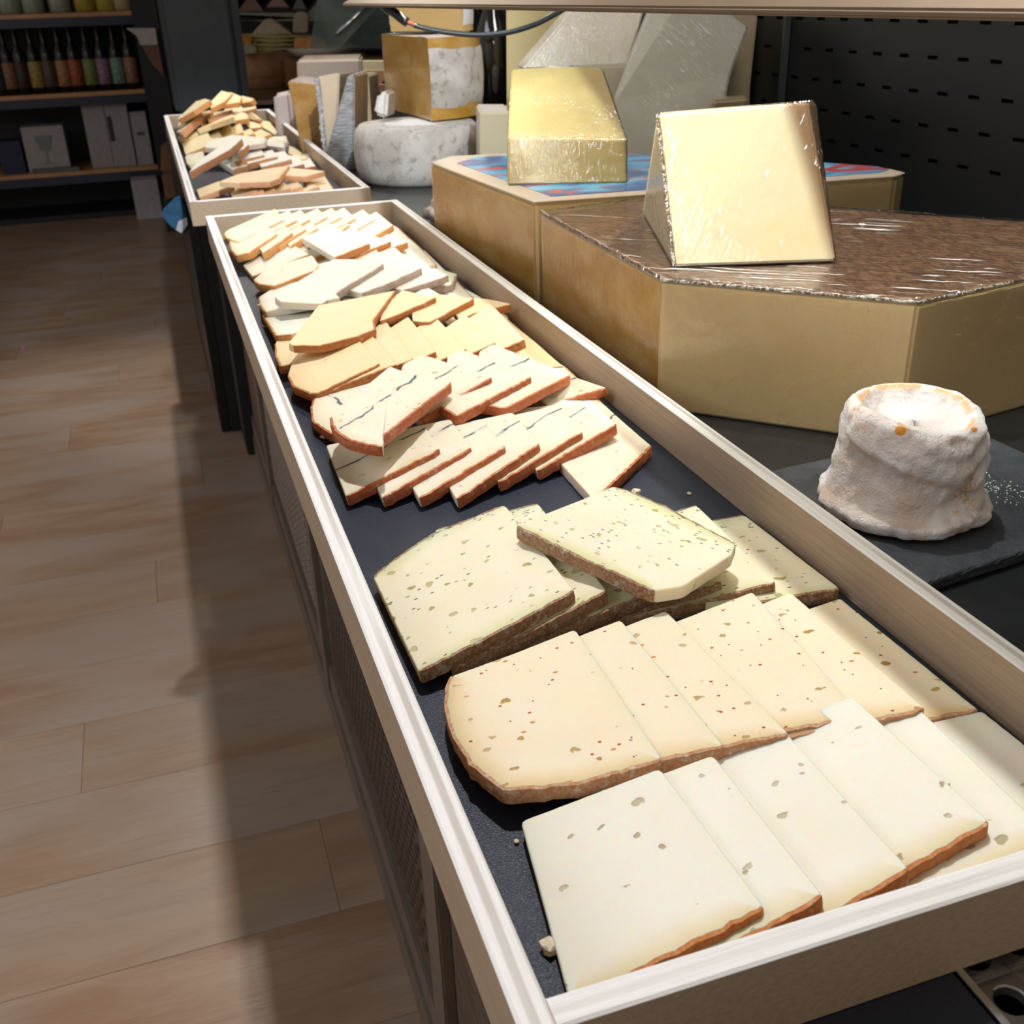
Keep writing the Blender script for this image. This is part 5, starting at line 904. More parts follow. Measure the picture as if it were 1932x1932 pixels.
# ------------------------------------------------------------------ cheeses farther back
def mould(name, white, greyc, amt=.5):
    t = NT(name); c = t.co(); n = t.noise(c, 16, 4, .6); n2 = t.noise(c, 60, 4, .65); f = t.noise(c, 300, 3)
    col = t.mix(t.ramp(n, .38, .68, 0, amt), white, (.42, .37, .33)); col = t.mix(t.math('MULTIPLY', t.ramp(n2, .52, .66), .6 * amt + .2), col, greyc)
    return t.bsdf(col, .85, 0, t.bump(t.math('ADD', n2, f), .0014, .6))
MO = mould('grey_mould_rind', (.62, .58, .55), (.26, .21, .18), .7); MOW = mould('white_mould_top', (.80, .80, .84), (.6, .58, .58), .15)
def drum(name, label, cx, cy, r, z0, z1, ang0=0, ang1=2 * PI, cutmat=None, topmat=None, sidemat=None):
    """round cheese or a sector of one: parts rind and paste"""
    th = thing(name, label, 'cheese', (cx, cy, z0)); H = z1 - z0; n = 48; full = abs(ang1 - ang0 - 2 * PI) < .01
    prof = [(r * .90, 0), (r * .965, .006), (r, H * .25), (r * 1.012, H * .5), (r, H * .78), (r * .965, H - .008), (r * .90, H), (r * .5, H + .001)]
    vs = []; fs = []; nn = n if full else n + 1
    for (q, z) in prof:
        for k in range(nn):
            a = ang0 + (ang1 - ang0) * k / n; j = 1 + .012 * noise.noise(Vector((a * 3, z * 30, cx * 7)))
            vs.append((math.cos(a) * q * j, math.sin(a) * q * j, z))
    for i in range(len(prof) - 1):
        for k in range(n):
            k2 = (k + 1) % nn; fs.append((i * nn + k, i * nn + k2, (i + 1) * nn + k2, (i + 1) * nn + k))
    m0 = len(fs)
    me = mesh('rind', vs, fs)
    for k, p in enumerate(me.polygons): p.use_smooth = True; p.material_index = 1 if k >= 5 * n else 0
    link('rind', me, [sidemat or MO, topmat or MO], th)
    if full:
        me = mesh('top_face', [(math.cos(2 * PI * k / 32) * r * .52, math.sin(2 * PI * k / 32) * r * .52, H + .0008) for k in range(32)], [tuple(range(32))])
        link('top_face', me, topmat or MO, th)
    else:
        # cut faces and top as one paste solid slightly inside
        pr = [(math.cos(ang0 + (ang1 - ang0) * k / n) * r * .985, math.sin(ang0 + (ang1 - ang0) * k / n) * r * .985) for k in range(n + 1)] + [(0, 0)]
        m2 = len(pr); me = mesh('paste', [(x, y, .003) for x, y in pr] + [(x, y, H - .001) for x, y in pr], [tuple(range(m2))[::-1], tuple(range(m2, 2 * m2))] + [(i, (i + 1) % m2, m2 + (i + 1) % m2, m2 + i) for i in range(m2)])
        fix(me, 0); o = link('paste', me, [cutmat or GOLD, topmat or MO], th)
        for p in me.polygons: p.material_index = 1 if p.normal.z > .8 else 0
    return th
drum('round_cheese', 'round grey-mottled cheese with white top beside the near corner of the farther tray', .446, 1.935, .126, ZB, .866, topmat=MOW)
drum('round_cheese', 'grey-mottled round cheese half hidden under the cut drum', .672, 2.07, .100, ZB, .866, topmat=MOW)
drum('cut_drum_cheese', 'large cut drum cheese with golden face on top of two mottled rounds', .460, 2.06, .158, .8675, 1.0195, R(-86), R(94), cutmat=GOLD, topmat=hardpaste('drum_top', (.60, .54, .46), (.5, .44, .38)))
drum('cut_drum_cheese', 'upper golden cut piece standing on the large cut drum cheese', .512, 2.075, .098, 1.0215, 1.092, R(-55), R(125), cutmat=hardpaste('ochre_paste', (.62, .42, .17), (.52, .34, .14)), sidemat=MOW)
# pale wrapped lump between the two trays
pinkw = hardpaste('pinkish_rind', (.70, .60, .58), (.62, .50, .47)); 
t5 = thing('wrapped_cheese', 'low pinkish wrapped cheese lying between the mottled round and the labelled wheel', 'cheese', (.385, 1.43, ZB))
b = prism('wrapped_body', [(.33, 1.475, ZB), (.345, 1.385, ZB), (.42, 1.36, ZB), (.46, 1.42, ZB), (.43, 1.47, ZB)], [(.335, 1.47, .800), (.347, 1.392, .802), (.415, 1.372, .806), (.45, 1.42, .806), (.425, 1.465, .803)], pinkw, t5, .012, 4, smooth=True)
wrap(b, .001, FILM2)
# golden wedge, silver-edged wedges
def slab(name, label, pb, pt, dep, mat, mats2=None, cat='cheese', film_=None, bevel=.003, part='cheese_body', group=None, smooth=False):
    """front outline (bottom left, bottom right, top right, top left) pushed back by dep"""
    th = thing(name, label, cat, tuple(pb[0]), group); d = Vector(dep)
    vs = [Vector(p) for p in (pb[0], pb[1], pt[1], pt[0])]; vs += [v + d for v in vs]
    b = hull(part, vs, [(0, 1, 2, 3), (7, 6, 5, 4), (0, 4, 5, 1), (1, 5, 6, 2), (2, 6, 7, 3), (3, 7, 4, 0)], mats2 or [mat], [0, 0, 0, 1, 1, 1] if mats2 else None, th, bevel)
    if film_: wrap(b, .0012, film_)
    return th, b
silver = NT('crumpled_foil'); _n = silver.noise(silver.co((1, 1, 3)), 90, 4, .6, dist=1); silver = silver.bsdf(silver.mix(_n, (.35, .38, .42), (.8, .82, .86)), .25, .8, silver.bump(_n, .004))
greyash = NT('ash_grey_rind'); _c = greyash.co((1, 1, 9)); _n = greyash.noise(_c, 45, 4, .65); greyash = greyash.bsdf(greyash.mix(greyash.ramp(_n, .35, .65), (.18, .19, .21), (.55, .57, .60)), .5, 0, greyash.bump(_n, .002), coat=.5)
slab('cheese_wedge', 'golden cut wedge wrapped in film, beside the rail of the farther tray', [(0.2713, 2.3500, 0.7607), (0.3330, 2.3500, 0.7607)], [(0.2564, 2.3500, 0.9267), (0.3230, 2.3500, 0.9156)], (.05, .16, 0), GOLD, [GOLD, pinkw], film_=FILM)
slab('cheese_wedge', 'cream wedge with silver foil edge between golden wedge and ash-grey wedge', [(0.2995, 2.1800, 0.7607), (0.3182, 2.1800, 0.7607)], [(0.2967, 2.1800, 0.9432), (0.3445, 2.1800, 0.9481)], (.06, .12, -.004), hardpaste('beige_wedge_paste', (.72, .60, .42), (.62, .52, .40)), [hardpaste('tan_wedge_paste', (.72, .62, .48), (.60, .52, .40)), silver], film_=FILM2)
seam('foil_edge', (0.2957, 2.1750, 0.9414), (0.2981, 2.1750, 0.7448), [o for o in COL.objects if o.name.startswith('cheese_wedge')][-1], 50, .007, silver)
slab('cheese_wedge', 'ash-grey rind wedge set point up, left of the mottled round', [(0.2704, 2.1000, 0.7607), (0.3428, 2.1000, 0.7607)], [(0.3489, 2.1000, 0.9482), (0.3609, 2.1000, 0.9476)], (.05, .10, 0), greyash, [greyash, hardpaste('pale_wedge_paste', (.76, .64, .44), (.66, .50, .30))], film_=FILM2)
slab('cheese_wedge', 'narrow cream wedge in film behind the ash-grey wedge', [(0.3771, 2.2800, 0.7607), (0.4227, 2.2800, 0.7607)], [(0.3988, 2.2800, 0.9358), (0.4250, 2.2800, 0.9345)], (.04, .08, 0), hardpaste('sand_paste', (.74, .60, .40), (.64, .50, .32)), film_=FILM2)
slab('wrapped_cheese', 'greyish wrapped block lying behind the golden and silver-edged wedges', [(0.3403, 2.9000, 0.7607), (0.5195, 2.9000, 0.7607)], [(0.3562, 2.9000, 0.9421), (0.5302, 2.9000, 0.9383)], (.05, .22, 0), hardpaste('taupe_rind', (.46, .38, .32), (.55, .46, .38)), film_=FILM2, bevel=.006)
slab('wrapped_cheese', 'pink rimmed wrapped bundle at the far end of the farther tray', [(0.2575, 2.7500, 0.7607), (0.3076, 2.7500, 0.7607)], [(0.2634, 2.7500, 0.8706), (0.3078, 2.7500, 0.8759)], (.06, .10, 0), pinkw, film_=FILM2, bevel=.008)
slab('wrapped_cheese', 'white paper twist of wrapped cheese left of the cut drum', [(0.3741, 2.0000, 0.8806), (0.3991, 2.0000, 0.8691)], [(0.3860, 2.0000, 0.9186), (0.4078, 2.0000, 0.9214)], (.03, .05, 0), plain('white_paper', (.78, .77, .76), .6), film_=FILM2, bevel=.006)
slab('cheese_block', 'small pale block with grey top right of the mottled rounds', [(0.5020, 1.7000, 0.7607), (0.5629, 1.7000, 0.7607)], [(0.5082, 1.7000, 0.9012), (0.5641, 1.7000, 0.8979)], (.02, .09, .006), hardpaste('pale_block_paste', (.66, .58, .42), (.58, .50, .36)), [hardpaste('pale_block_side', (.66, .58, .42), (.58, .50, .36)), pinkw])
# leaning, film-wrapped cuts at the back
wr1 = hardpaste('greyish_cream_paste', (.74, .68, .58), (.80, .75, .68)); wr2 = hardpaste('grey_beige_paste', (.66, .62, .55), (.76, .72, .66)); wr3 = hardpaste('dull_yellow_paste', (.66, .56, .30), (.58, .50, .28)); wr4 = hardpaste('brown_beige_paste', (.42, .34, .22), (.50, .42, .30))
def leaf(name, label, px, dep, mat, film_=None, bevel=.004):
    th = thing(name, label, 'cheese', tuple(px[0])); d = Vector(dep); n = len(px)
    vs = [Vector(p) for p in px] + [Vector(p) + d for p in px]
    b = hull('cheese_body', vs, [tuple(range(n)), tuple(range(n, 2 * n))[::-1]] + [(i, i + n, (i + 1) % n + n, (i + 1) % n) for i in range(n)], [mat], None, th, bevel)
    if film_: wrap(b, .0012, film_)
    return th
leaf('wrapped_cheese', 'large grey film-wrapped slab leaning behind the bright cream wedge', [(0.7017, 1.4600, 0.7607), (0.8373, 1.4600, 0.7607), (0.9230, 1.5500, 0.9524), (0.9700, 1.5800, 1.0243), (0.8507, 1.5800, 1.0956), (0.7916, 1.5800, 1.0892), (0.6801, 1.5000, 0.9262)], (.03, .07, 0), wr2, FILM3)
leaf('wrapped_cheese', 'pinkish-grey wrapped cut with sloping left edge, behind the yellow block', [(0.5754, 1.6600, 0.9700), (0.7768, 1.6600, 0.9675), (0.8240, 1.7000, 1.0551), (0.8425, 1.7200, 1.0976), (0.7340, 1.7200, 1.1004)], (.02, .09, 0), wr1, creased_glints('creased_glint_film_two', (0, R(52), 0), .56))
leaf('wrapped_cheese', 'beige block seen between the yellow block and the leaning grey slab', [(0.6532, 1.6200, 0.7607), (0.8228, 1.6200, 0.7607), (0.8151, 1.6200, 0.9712), (0.6539, 1.6200, 0.9735)], (.02, .10, 0), hardpaste('beige_block_paste', (.52, .46, .36), (.46, .40, .30)))
leaf('cheese_block', 'dull yellow upright slab at the back, right of the dark bottle', [(0.6206, 1.9000, 0.7607), (0.7869, 1.9000, 0.7607), (0.7973, 1.9000, 1.1011), (0.6296, 1.9000, 1.1055)], (.02, .06, 0), wr3)
leaf('cheese_block', 'brown-edged upright slab farthest right behind the leaning grey slab', [(0.9294, 1.7000, 0.7607), (1.0604, 1.7000, 0.7607), (1.0514, 1.7000, 0.9144), (1.0578, 1.7000, 1.0404), (0.9441, 1.7000, 1.0948), (0.9014, 1.7000, 1.0959)], (.03, .08, 0), wr4)
leaf('cheese_block', 'small dark wrapped end piece low behind the bright cream wedge', [(0.8263, 1.4200, 0.7607), (0.8995, 1.4200, 0.7607), (0.8861, 1.4200, 0.9257), (0.8209, 1.4200, 0.9244)], (.02, .05, 0), wr4, FILM)

# dark glass bottle behind the drum
dk = NT('black_bottle_glass'); dk = dk.bsdf((.006, .007, .006), .08, 0, coat=1, coatr=.03)
def bottle(nm, label, loc, h, r, body, labm=None, group=None, cap=None, seg=20, cat='bottle'):
    th = thing(nm, label, cat, loc, group)
    lathe('glass_body', [(r * .7, 0), (r, .004), (r, h * .58), (r * .93, h * .64), (r * .45, h * .76), (r * .36, h * .82), (r * .36, h * .97), (r * .40, h * .975), (r * .40, h)], body, th, seg)
    if labm: lathe('paper_label', [(r * 1.012, h * .10), (r * 1.02, h * .101), (r * 1.02, h * .50), (r * 1.012, h * .501)], labm, th, seg)
    if cap: lathe('cap', [(r * .44, h * .90), (r * .45, h * .901), (r * .45, h * 1.0), (r * .3, h * 1.005)], cap, th, 12)
    return th
bottle('dark_bottle', 'black glass bottle upright behind the cut drum cheese', (0.7432, 2.3500, ZB), .40, .045, dk, None)

# ------------------------------------------------------------------ black slotted back panel on the right
pan = NT('black_powder_coat'); _n = pan.noise(pan.co(), 900, 2); pan = pan.bsdf((.006, .007, .009), .34, 0, pan.bump(_n, .0002))
PX = 1.06
bp = thing('back_panel', 'black slotted metal panel behind the cheeses on the right', 'back panel', (PX, 2.0, DZ))
# sheet with real slots: rows of rectangular openings
rows = [1.0365, .988, .940, .893, .845]; sw = .046; sg = .0205; hh = .0054
vs = []; fs = []
y0, y1 = .10, 3.9
zs = [DZ] 
for z in sorted(rows): zs += [z - hh / 2, z + hh / 2]
zs.append(1.35)
def q4(ya, yb, za, zb_): b = len(vs); vs.extend([(0, ya - 2.0, za - DZ), (0, yb - 2.0, za - DZ), (0, yb - 2.0, zb_ - DZ), (0, ya - 2.0, zb_ - DZ)]); fs.append((b, b + 1, b + 2, b + 3))
for k in range(len(zs) - 1):
    if k % 2 == 0: q4(y0, y1, zs[k], zs[k + 1])
    else:
        off = .0 if (k // 2) % 2 else (sw + sg) / 2; y = y0; yy = y0 + .02 + off
        while yy < y1 - .1:
            q4(y, yy, zs[k], zs[k + 1]); b = len(vs)   # slot walls going back
            for (a_, c_) in (((yy, zs[k]), (yy + sw * .5, zs[k])), ((yy, zs[k + 1]), (yy + sw * .5, zs[k + 1]))):
                b = len(vs); vs.extend([(0, a_[0] - 2, a_[1] - DZ), (0, c_[0] - 2, c_[1] - DZ), (.003, c_[0] - 2, c_[1] - DZ), (.003, a_[0] - 2, a_[1] - DZ)]); fs.append((b, b + 1, b + 2, b + 3))
            y = yy + sw * .5; yy += sw + sg
        q4(y, y1, zs[k], zs[k + 1])
link('slotted_sheet', mesh('slotted_sheet', vs, fs), pan, bp)
box('backing', (1.078, .10, DZ), (1.09, 3.9, 1.35), blkm, bp)
box('corner_post', (1.048, 1.585, DZ), (1.059, 1.595, 1.20), NT('post_glass').bsdf((.10, .12, .12), .1, .6), bp, .001)['label'] = 'glossy upright strip'

# ------------------------------------------------------------------ pillar, far counter, back wall, floor, shelf unit
pil = plain('slate_blue_paint', (.022, .030, .037), .5, var=.1)
tag(box('pillar', (.052, 3.92, DZ - .029), (.285, 4.2, 2.9), pil, None, .012), kind='structure')
tag(box('trim_1', (.2855, 3.90, DZ - .029), (.312, 4.18, 2.9), plain('navy_black_paint', (.006, .008, .014), .4), None, .003), kind='structure')

# second counter in the background with round wooden tray, cheeses and glass screens
fc = thing('background_counter', 'dark counter with brown ledge behind the farther tray', 'counter', (.9, 5.2, 0))
box('counter_body', (.32, 4.05, 0), (1.9, 5.6, .74), blkm, fc, .004)
box('counter_top', (.32, 4.0, .7405), (1.9, 5.6, .757), plain('brown_counter_top', (.17, .095, .055), .45), fc, .003)
bask = plain('chip_wood', (.36, .19, .10), .6, var=.2, scale=25)

def tub(name, label, c_, r, h, fillm, fill=.6):
    th = thing(name, label, 'tub', c_)
    lathe('band', [(r * .97, 0), (r, .002), (r, h), (r * .96, h), (r * .96, h * .25)], bask, th, 40)
    lathe('lid_ring', [(r * 1.002, h * .35), (r * 1.015, h * .351), (r * 1.015, h * .40), (r * 1.002, h * .401)], bask, th, 40)
    return th
tub('round_wooden_tub', 'large chip-wood tub right of the pillar, under the sliced cheeses', (0.491, 4.72, .7575), .19, 0.129, bask)
pale = plain('pale_far_cheese', (.60, .52, .40), .7, var=.12, scale=20); yl = plain('yellow_far_cheese', (.62, .55, .22), .6, var=.15, scale=30); rg = plain('orange_far_cheese', (.62, .27, .08), .6, var=.2, scale=30)
TBZ = 0.887
# pile of yellow slices, a wrapped triangle on top
yy_ = 4.62
for k, (q, mt_, lab) in enumerate([([(0.4141, 4.6200, 0.8929), (0.5662, 4.6200, 0.8864), (0.5613, 4.6200, 0.9009), (0.4224, 4.6200, 0.9067)], yl, 'lowest pale yellow slab in the tub right of the pillar'), ([(0.4205, 4.6200, 0.9088), (0.5638, 4.6200, 0.9028), (0.5699, 4.6200, 0.9167), (0.4289, 4.6200, 0.9225)], yl, 'second pale yellow slab from below in the tub right of the pillar'), ([(0.4270, 4.6200, 0.9245), (0.5789, 4.6200, 0.9184), (0.5740, 4.6200, 0.9327), (0.4353, 4.6200, 0.9382)], yl, 'third pale yellow slab from below in the tub right of the pillar'), ([(0.4035, 4.6200, 0.9415), (0.5984, 4.6200, 0.9338), (0.6044, 4.6200, 0.9476), (0.4118, 4.6200, 0.9551)], yl, 'uppermost broad yellow slab in the tub right of the pillar')]):
    slab('cheese_slab', lab, q[:2], q[2:], (.02, .18, 0), mt_, group='slabs in the wooden tub')
leaf('cheese_wedge', 'whitish triangular wedge on top of the yellow slabs in the tub', [(0.4139, 4.6600, 0.9560), (0.5886, 4.6600, 0.9533), (0.5088, 4.6600, 1.0164), (0.4826, 4.6600, 1.0154)], (.02, .12, 0), pale)
leaf('cheese_wedge', 'orange wedge at the left of the tub beside the pillar', [(0.3608, 4.6000, 0.9259), (0.4071, 4.6000, 0.9200), (0.4162, 4.6000, 0.9554), (0.3616, 4.6000, 0.9615)], (.02, .12, 0), rg)
leaf('cheese_wedge', 'pale rounded piece at the left front of the tub', [(0.3524, 4.5200, 0.8895), (0.4165, 4.5200, 0.8946), (0.4160, 4.5200, 0.9222), (0.3830, 4.5200, 0.9275), (0.3589, 4.5200, 0.9207)], (.02, .1, 0), pale)
bw = thing('serving_bowl', 'shallow pale bowl with orange cheese behind the wrapped block', 'bowl', (.62, 4.15, .8803))
lathe('bowl_shell', [(.05, 0), (.095, .012), (.14, .04), (.138, .042), (.09, .018), (.01, .014)], pale, bw, 28)
leaf('cheese_block', 'orange-brown block lying in the shallow bowl', [(0.5186, 4.1300, 0.9125), (0.6382, 4.1300, 0.9074), (0.6385, 4.1300, 0.9478), (0.6078, 4.1300, 0.9599), (0.5238, 4.1300, 0.9560)], (.01, .1, 0), rg)
leaf('cheese_wedge', 'beige rounded half cheese standing behind the orange block', [(0.5813, 4.6000, 0.9610), (0.6424, 4.6000, 0.9587), (0.6542, 4.6000, 1.0221), (0.6386, 4.6000, 1.0385), (0.6082, 4.6000, 1.0394), (0.5902, 4.6000, 1.0164)], (.02, .1, 0), pale)
# wooden boards behind the mottled rounds
brd = plain('brown_board', (.30, .15, .075), .5, var=.15, scale=20)
def rbox(name, label, q, dep, mat, cat='board', bevel=.004):
    return slab(name, label, q[:2], q[2:], (.0, dep, 0), mat, cat=cat, bevel=bevel)
rbox('wooden_board', 'ochre wooden board standing at the back, above the reddish crate side', [(0.5211, 3.2000, 0.7430), (0.6620, 3.2000, 0.7343), (0.6740, 3.2000, 0.8805), (0.5356, 3.2000, 0.8871)], .05, plain('ochre_board', (.42, .25, .11), .5, var=.1))
rbox('cheese_slab', 'pale slab standing behind the ochre board near the cut drum', [(0.5896, 3.3000, 0.7358), (0.6786, 3.3000, 0.7304), (0.6929, 3.3000, 0.9020), (0.6057, 3.3000, 0.9059)], .05, plain('pale_slab', (.58, .53, .38), .5), 'cheese')
rbox('wooden_crate', 'reddish brown crate side at the back between the narrow cream wedge and the cut drum', [(0.3629, 3.1000, 0.7619), (0.6488, 3.1000, 0.7444), (0.6571, 3.1000, 0.8470), (0.3748, 3.1000, 0.8616)], .05, plain('reddish_board', (.24, .115, .075), .5, var=.1), 'crate')
rbox('wooden_crate', 'brown wooden side seen right of the cut drum, below the bottle', [(0.7117, 2.4200, 0.7314), (0.8306, 2.4200, 0.7231), (0.8348, 2.4200, 0.8875), (0.7190, 2.4200, 0.8933)], .05, brd, 'crate')
th = thing('wooden_crate', 'tall brown crate carrying the bowl and the black pot at the back', 'crate', (.75, 4.2, .7572)); box('crate_body', (.52, 4.02, .7572), (1.12, 4.55, .880), brd, th, .004)
# black pot and glass screens
pt = thing('black_pot', 'black round pot on the brown ledge at the back', 'pot', (.93, 4.25, .8803))
lathe('pot_body', [(.10, 0), (.135, .01), (.15, .09), (.145, .09), (.13, .02), (.01, .015)], blk, pt, 32)
gl = NT('greenish_glass'); _g = gl.n('ShaderNodeBsdfGlossy'); _g.inputs['Roughness'].default_value = .08; _g.inputs['Color'].default_value = (.75, .85, .85, 1)
_t = gl.n('ShaderNodeBsdfTransparent'); _t.inputs[0].default_value = (.60, .68, .68, 1); _d = gl.n('ShaderNodeBsdfDiffuse'); _d.inputs[0].default_value = (.30, .38, .38, 1)
_m = gl.n('ShaderNodeMixShader'); _m.inputs[0].default_value = .14; gl.t.links.new(_t.outputs[0], _m.inputs[1]); gl.t.links.new(_g.outputs[0], _m.inputs[2])
_m2 = gl.n('ShaderNodeMixShader'); _m2.inputs[0].default_value = .16; gl.t.links.new(_m.outputs[0], _m2.inputs[1]); gl.t.links.new(_d.outputs[0], _m2.inputs[2]); gl.t.links.new(_m2.outputs[0], gl.out.inputs[0]); gl = gl.m
leaf('glass_screen', 'slanting greenish glass screen at the back, left of the shelf end', [(0.5134, 3.7000, 0.9351), (0.6128, 3.7000, 0.9309), (0.8024, 3.7000, 1.0919), (0.5587, 3.7000, 1.0988)], (.0, .006, 0), gl, bevel=0)['category'] = 'glass screen'
leaf('glass_screen', 'darker glass pane at the back above the black pot', [(0.6475, 3.9000, 0.9225), (0.8381, 3.9000, 0.9145), (0.8526, 3.9000, 1.0915), (0.7603, 3.9000, 1.0941)], (.0, .006, 0), gl, bevel=0)['category'] = 'glass screen'
tube('rod', [(0.6086, 3.6900, 0.9777), (0.7342, 3.6900, 1.0712)], .006, chrome); tag([o for o in COL.objects if o.name == 'rod'][0], 'thin slanting metal rod along the glass screen', 'rod')

# blurred shelf of red-brown goods at the back
tag(box('wall_back', (-2.5, 7.0, 0), (3.2, 7.1, 3.0), plain('dark_wall', (.040, .030, .026), .7)), kind='structure')
tag(box('wall_right', (2.0, -1.0, 0), (2.1, 7.0, 3.0), plain('dark_side_wall', (.03, .028, .028), .7)), kind='structure')
for k, (q, mt_, lab) in enumerate([([(0.4521, 5.3000, 1.0395), (0.5587, 5.3000, 1.0360), (0.5767, 5.3000, 1.1725), (0.4713, 5.3000, 1.1751)], plain('brown_pack', (.22, .12, .09), .6), 'brown package on the far wall shelf beside the pillar'), ([(0.5659, 5.3000, 1.0536), (0.6787, 5.3000, 1.0501), (0.6933, 5.3000, 1.1696), (0.5816, 5.3000, 1.1724)], plain('pink_pack', (.34, .20, .17), .6), 'dusky pink package on the far wall shelf'), ([(0.6875, 5.3000, 1.0408), (0.7570, 5.3000, 1.0386), (0.7719, 5.3000, 1.1677), (0.7031, 5.3000, 1.1694)], plain('mauve_pack', (.20, .16, .17), .6), 'mauve package on the far wall shelf'), ([(0.7604, 5.3000, 1.0249), (0.9064, 5.3000, 1.0201), (0.9212, 5.3000, 1.1640), (0.7768, 5.3000, 1.1676)], plain('beige_pack', (.34, .31, .26), .6), 'beige package on the far wall shelf behind the glass screen')]):
    rbox('package', lab, q, .2, mt_, 'package')
rbox('wall_shelf', 'grey-green shelf board across the back, above the tub', [(0.4371, 5.2500, 1.0005), (1.2019, 5.2500, 0.9738), (1.2044, 5.2500, 1.0061), (0.4414, 5.2500, 1.0314)], .3, plain('grey_green_board', (.26, .27, .22), .6), 'shelf')

# floor of wide planks
def plankmat():
    t = NT('oak_plank'); r = t.rnd(); off = t.n('ShaderNodeCombineXYZ'); t.put(off.inputs[0], t.math('MULTIPLY', r, 31)); t.put(off.inputs[1], t.math('MULTIPLY', r, 17))
    c = t.co((1, 5, 1), off=off.outputs[0]); g = t.noise(c, 3.2, 5, .62, dist=.6); g2 = t.noise(t.co((1.2, 30, 1), off=off.outputs[0]), 6, 4, .6); b_ = t.noise(t.co((1, 1.6, 1), off=off.outputs[0]), 2.2, 2)
    col = t.mix(t.ramp(g, .32, .70), (.28, .165, .10), (.37, .25, .17)); col = t.mix(t.ramp(b_, .42, .66, 0, .8), col, (.35, .28, .23)); col = t.mix(t.ramp(g2, .5, .75, 0, .4), col, (.20, .12, .07))
    col = t.mix(t.ramp(r, .0, 1, 0, .3), col, (.31, .225, .165))
    return t.bsdf(col, .36, 0, t.bump(g2, .0006), spec=.4)
OAK = plankmat()
fl = box('floor', (-2.6, -1.2, -.05), (3.0, 7.0, -.006), plain('dark_subfloor', (.10, .07, .05), .8)); tag(fl, kind='structure')
pw, pl = .185, 1.28
pm = None; y = -1.2; row_ = 0
while y < 6.95:
    x = -2.6 + (row_ * .47) % pl - pl
    while x < 1.0:
        a = max(x, -2.6); b_ = min(x + pl, 1.2)
        if b_ - a > .05:
            full_ = abs((b_ - a) - pl) < 1e-6
            if full_ and pm: me = pm
            else:
                hx, hy = (b_ - a) / 2 - .00025, pw / 2 - .00025
                me = mesh('plank', [(-hx, -hy, -.0055), (hx, -hy, -.0055), (hx, hy, -.0055), (-hx, hy, -.0055), (-hx + .0005, -hy + .0005, 0), (hx - .0005, -hy + .0005, 0), (hx - .0005, hy - .0005, 0), (-hx + .0005, hy - .0005, 0), (-hx, -hy, -.0005), (hx, -hy, -.0005), (hx, hy, -.0005), (-hx, hy, -.0005)],
                          [(0, 3, 2, 1), (4, 5, 6, 7), (0, 1, 9, 8), (1, 2, 10, 9), (2, 3, 11, 10), (3, 0, 8, 11), (8, 9, 5, 4), (9, 10, 6, 5), (10, 11, 7, 6), (11, 8, 4, 7)])
                me.materials.append(OAK)
                if full_: pm = me
            o = bpy.data.objects.new('plank', me); COL.objects.link(o); o.parent = fl; o.location = ((a + b_) / 2, y + pw / 2, 0)
        x += pl
    y += pw; row_ += 1

# ------------------------------------------------------------------ shelf unit with bottles
SY = 6.3
XB = [-0.756, -0.7, -0.639, -0.568, -0.502, -0.432, -0.368, -0.294, -0.226, -0.152, -0.083]
XJ = [-0.627, -0.516, -0.384, -0.258, -0.151, -0.068]
su = thing('shelf_unit', 'dark shelf unit with orange wooden boards on the far left', 'shelf unit', (-.9, SY + .2, 0))
sboard = plain('honey_board', (.50, .25, .11), .45, var=.1, scale=12); navy = plain('navy_rail', (.012, .018, .045), .4); drk = plain('anthracite', (.012, .012, .016), .6)
XR = -.030
for z in (.262, .664, 1.053):
    box('shelf_board', (-2.2, SY, z - .022), (XR, SY + .42, z), sboard, su, .002)
    box('price_rail', (-2.2, SY - .004, z - .066), (XR, SY + .012, z - .0225), navy, su, .002)
box('plinth', (-2.2, SY + .01, .001), (XR, SY + .40, .03), drk, su)
box('back_board', (-2.2, SY + .43, 0), (XR, SY + .45, 1.6), drk, su)
box('side_panel', (XR + .0005, SY - .01, 0), (XR + .13, SY + .45, 1.8), plain('charcoal_side', (.010, .010, .013), .5), su, .003)
bcols = [(2, (.03, .05, .03)), (23.6, (.34, .17, .07)), (47, (.06, .03, .025)), (74, (.50, .34, .07)), (99, (.13, .08, .06)), (125, (.52, .27, .11)), (149, (.52, .12, .05)), (176, (.26, .34, .09)), (201, (.42, .24, .32)), (228, (.27, .42, .34)), (253, (.42, .22, .13))]
bn = ['dark green', 'orange-brown', 'dark maroon', 'mustard yellow', 'dull brown', 'amber', 'red and orange', 'lime green', 'mauve', 'pale mint', 'terracotta']
glb = NT('dark_beer_glass').bsdf((.008, .006, .005), .3, 0, coat=.15, coatr=.1)
for k, ((px, c_), nm) in enumerate(zip(bcols, bn)):
    p = (XB[k], 0, 0)
    bottle('beer_bottle', 'dark bottle with ' + nm + ' label on the middle shelf', (p[0], SY + .07, .6645), .32, .036, glb, plain('label_' + nm.replace(' ', '_'), tuple(q * .6 for q in c_), .5, var=.35, scale=60), 'bottles on the middle shelf', seg=16)
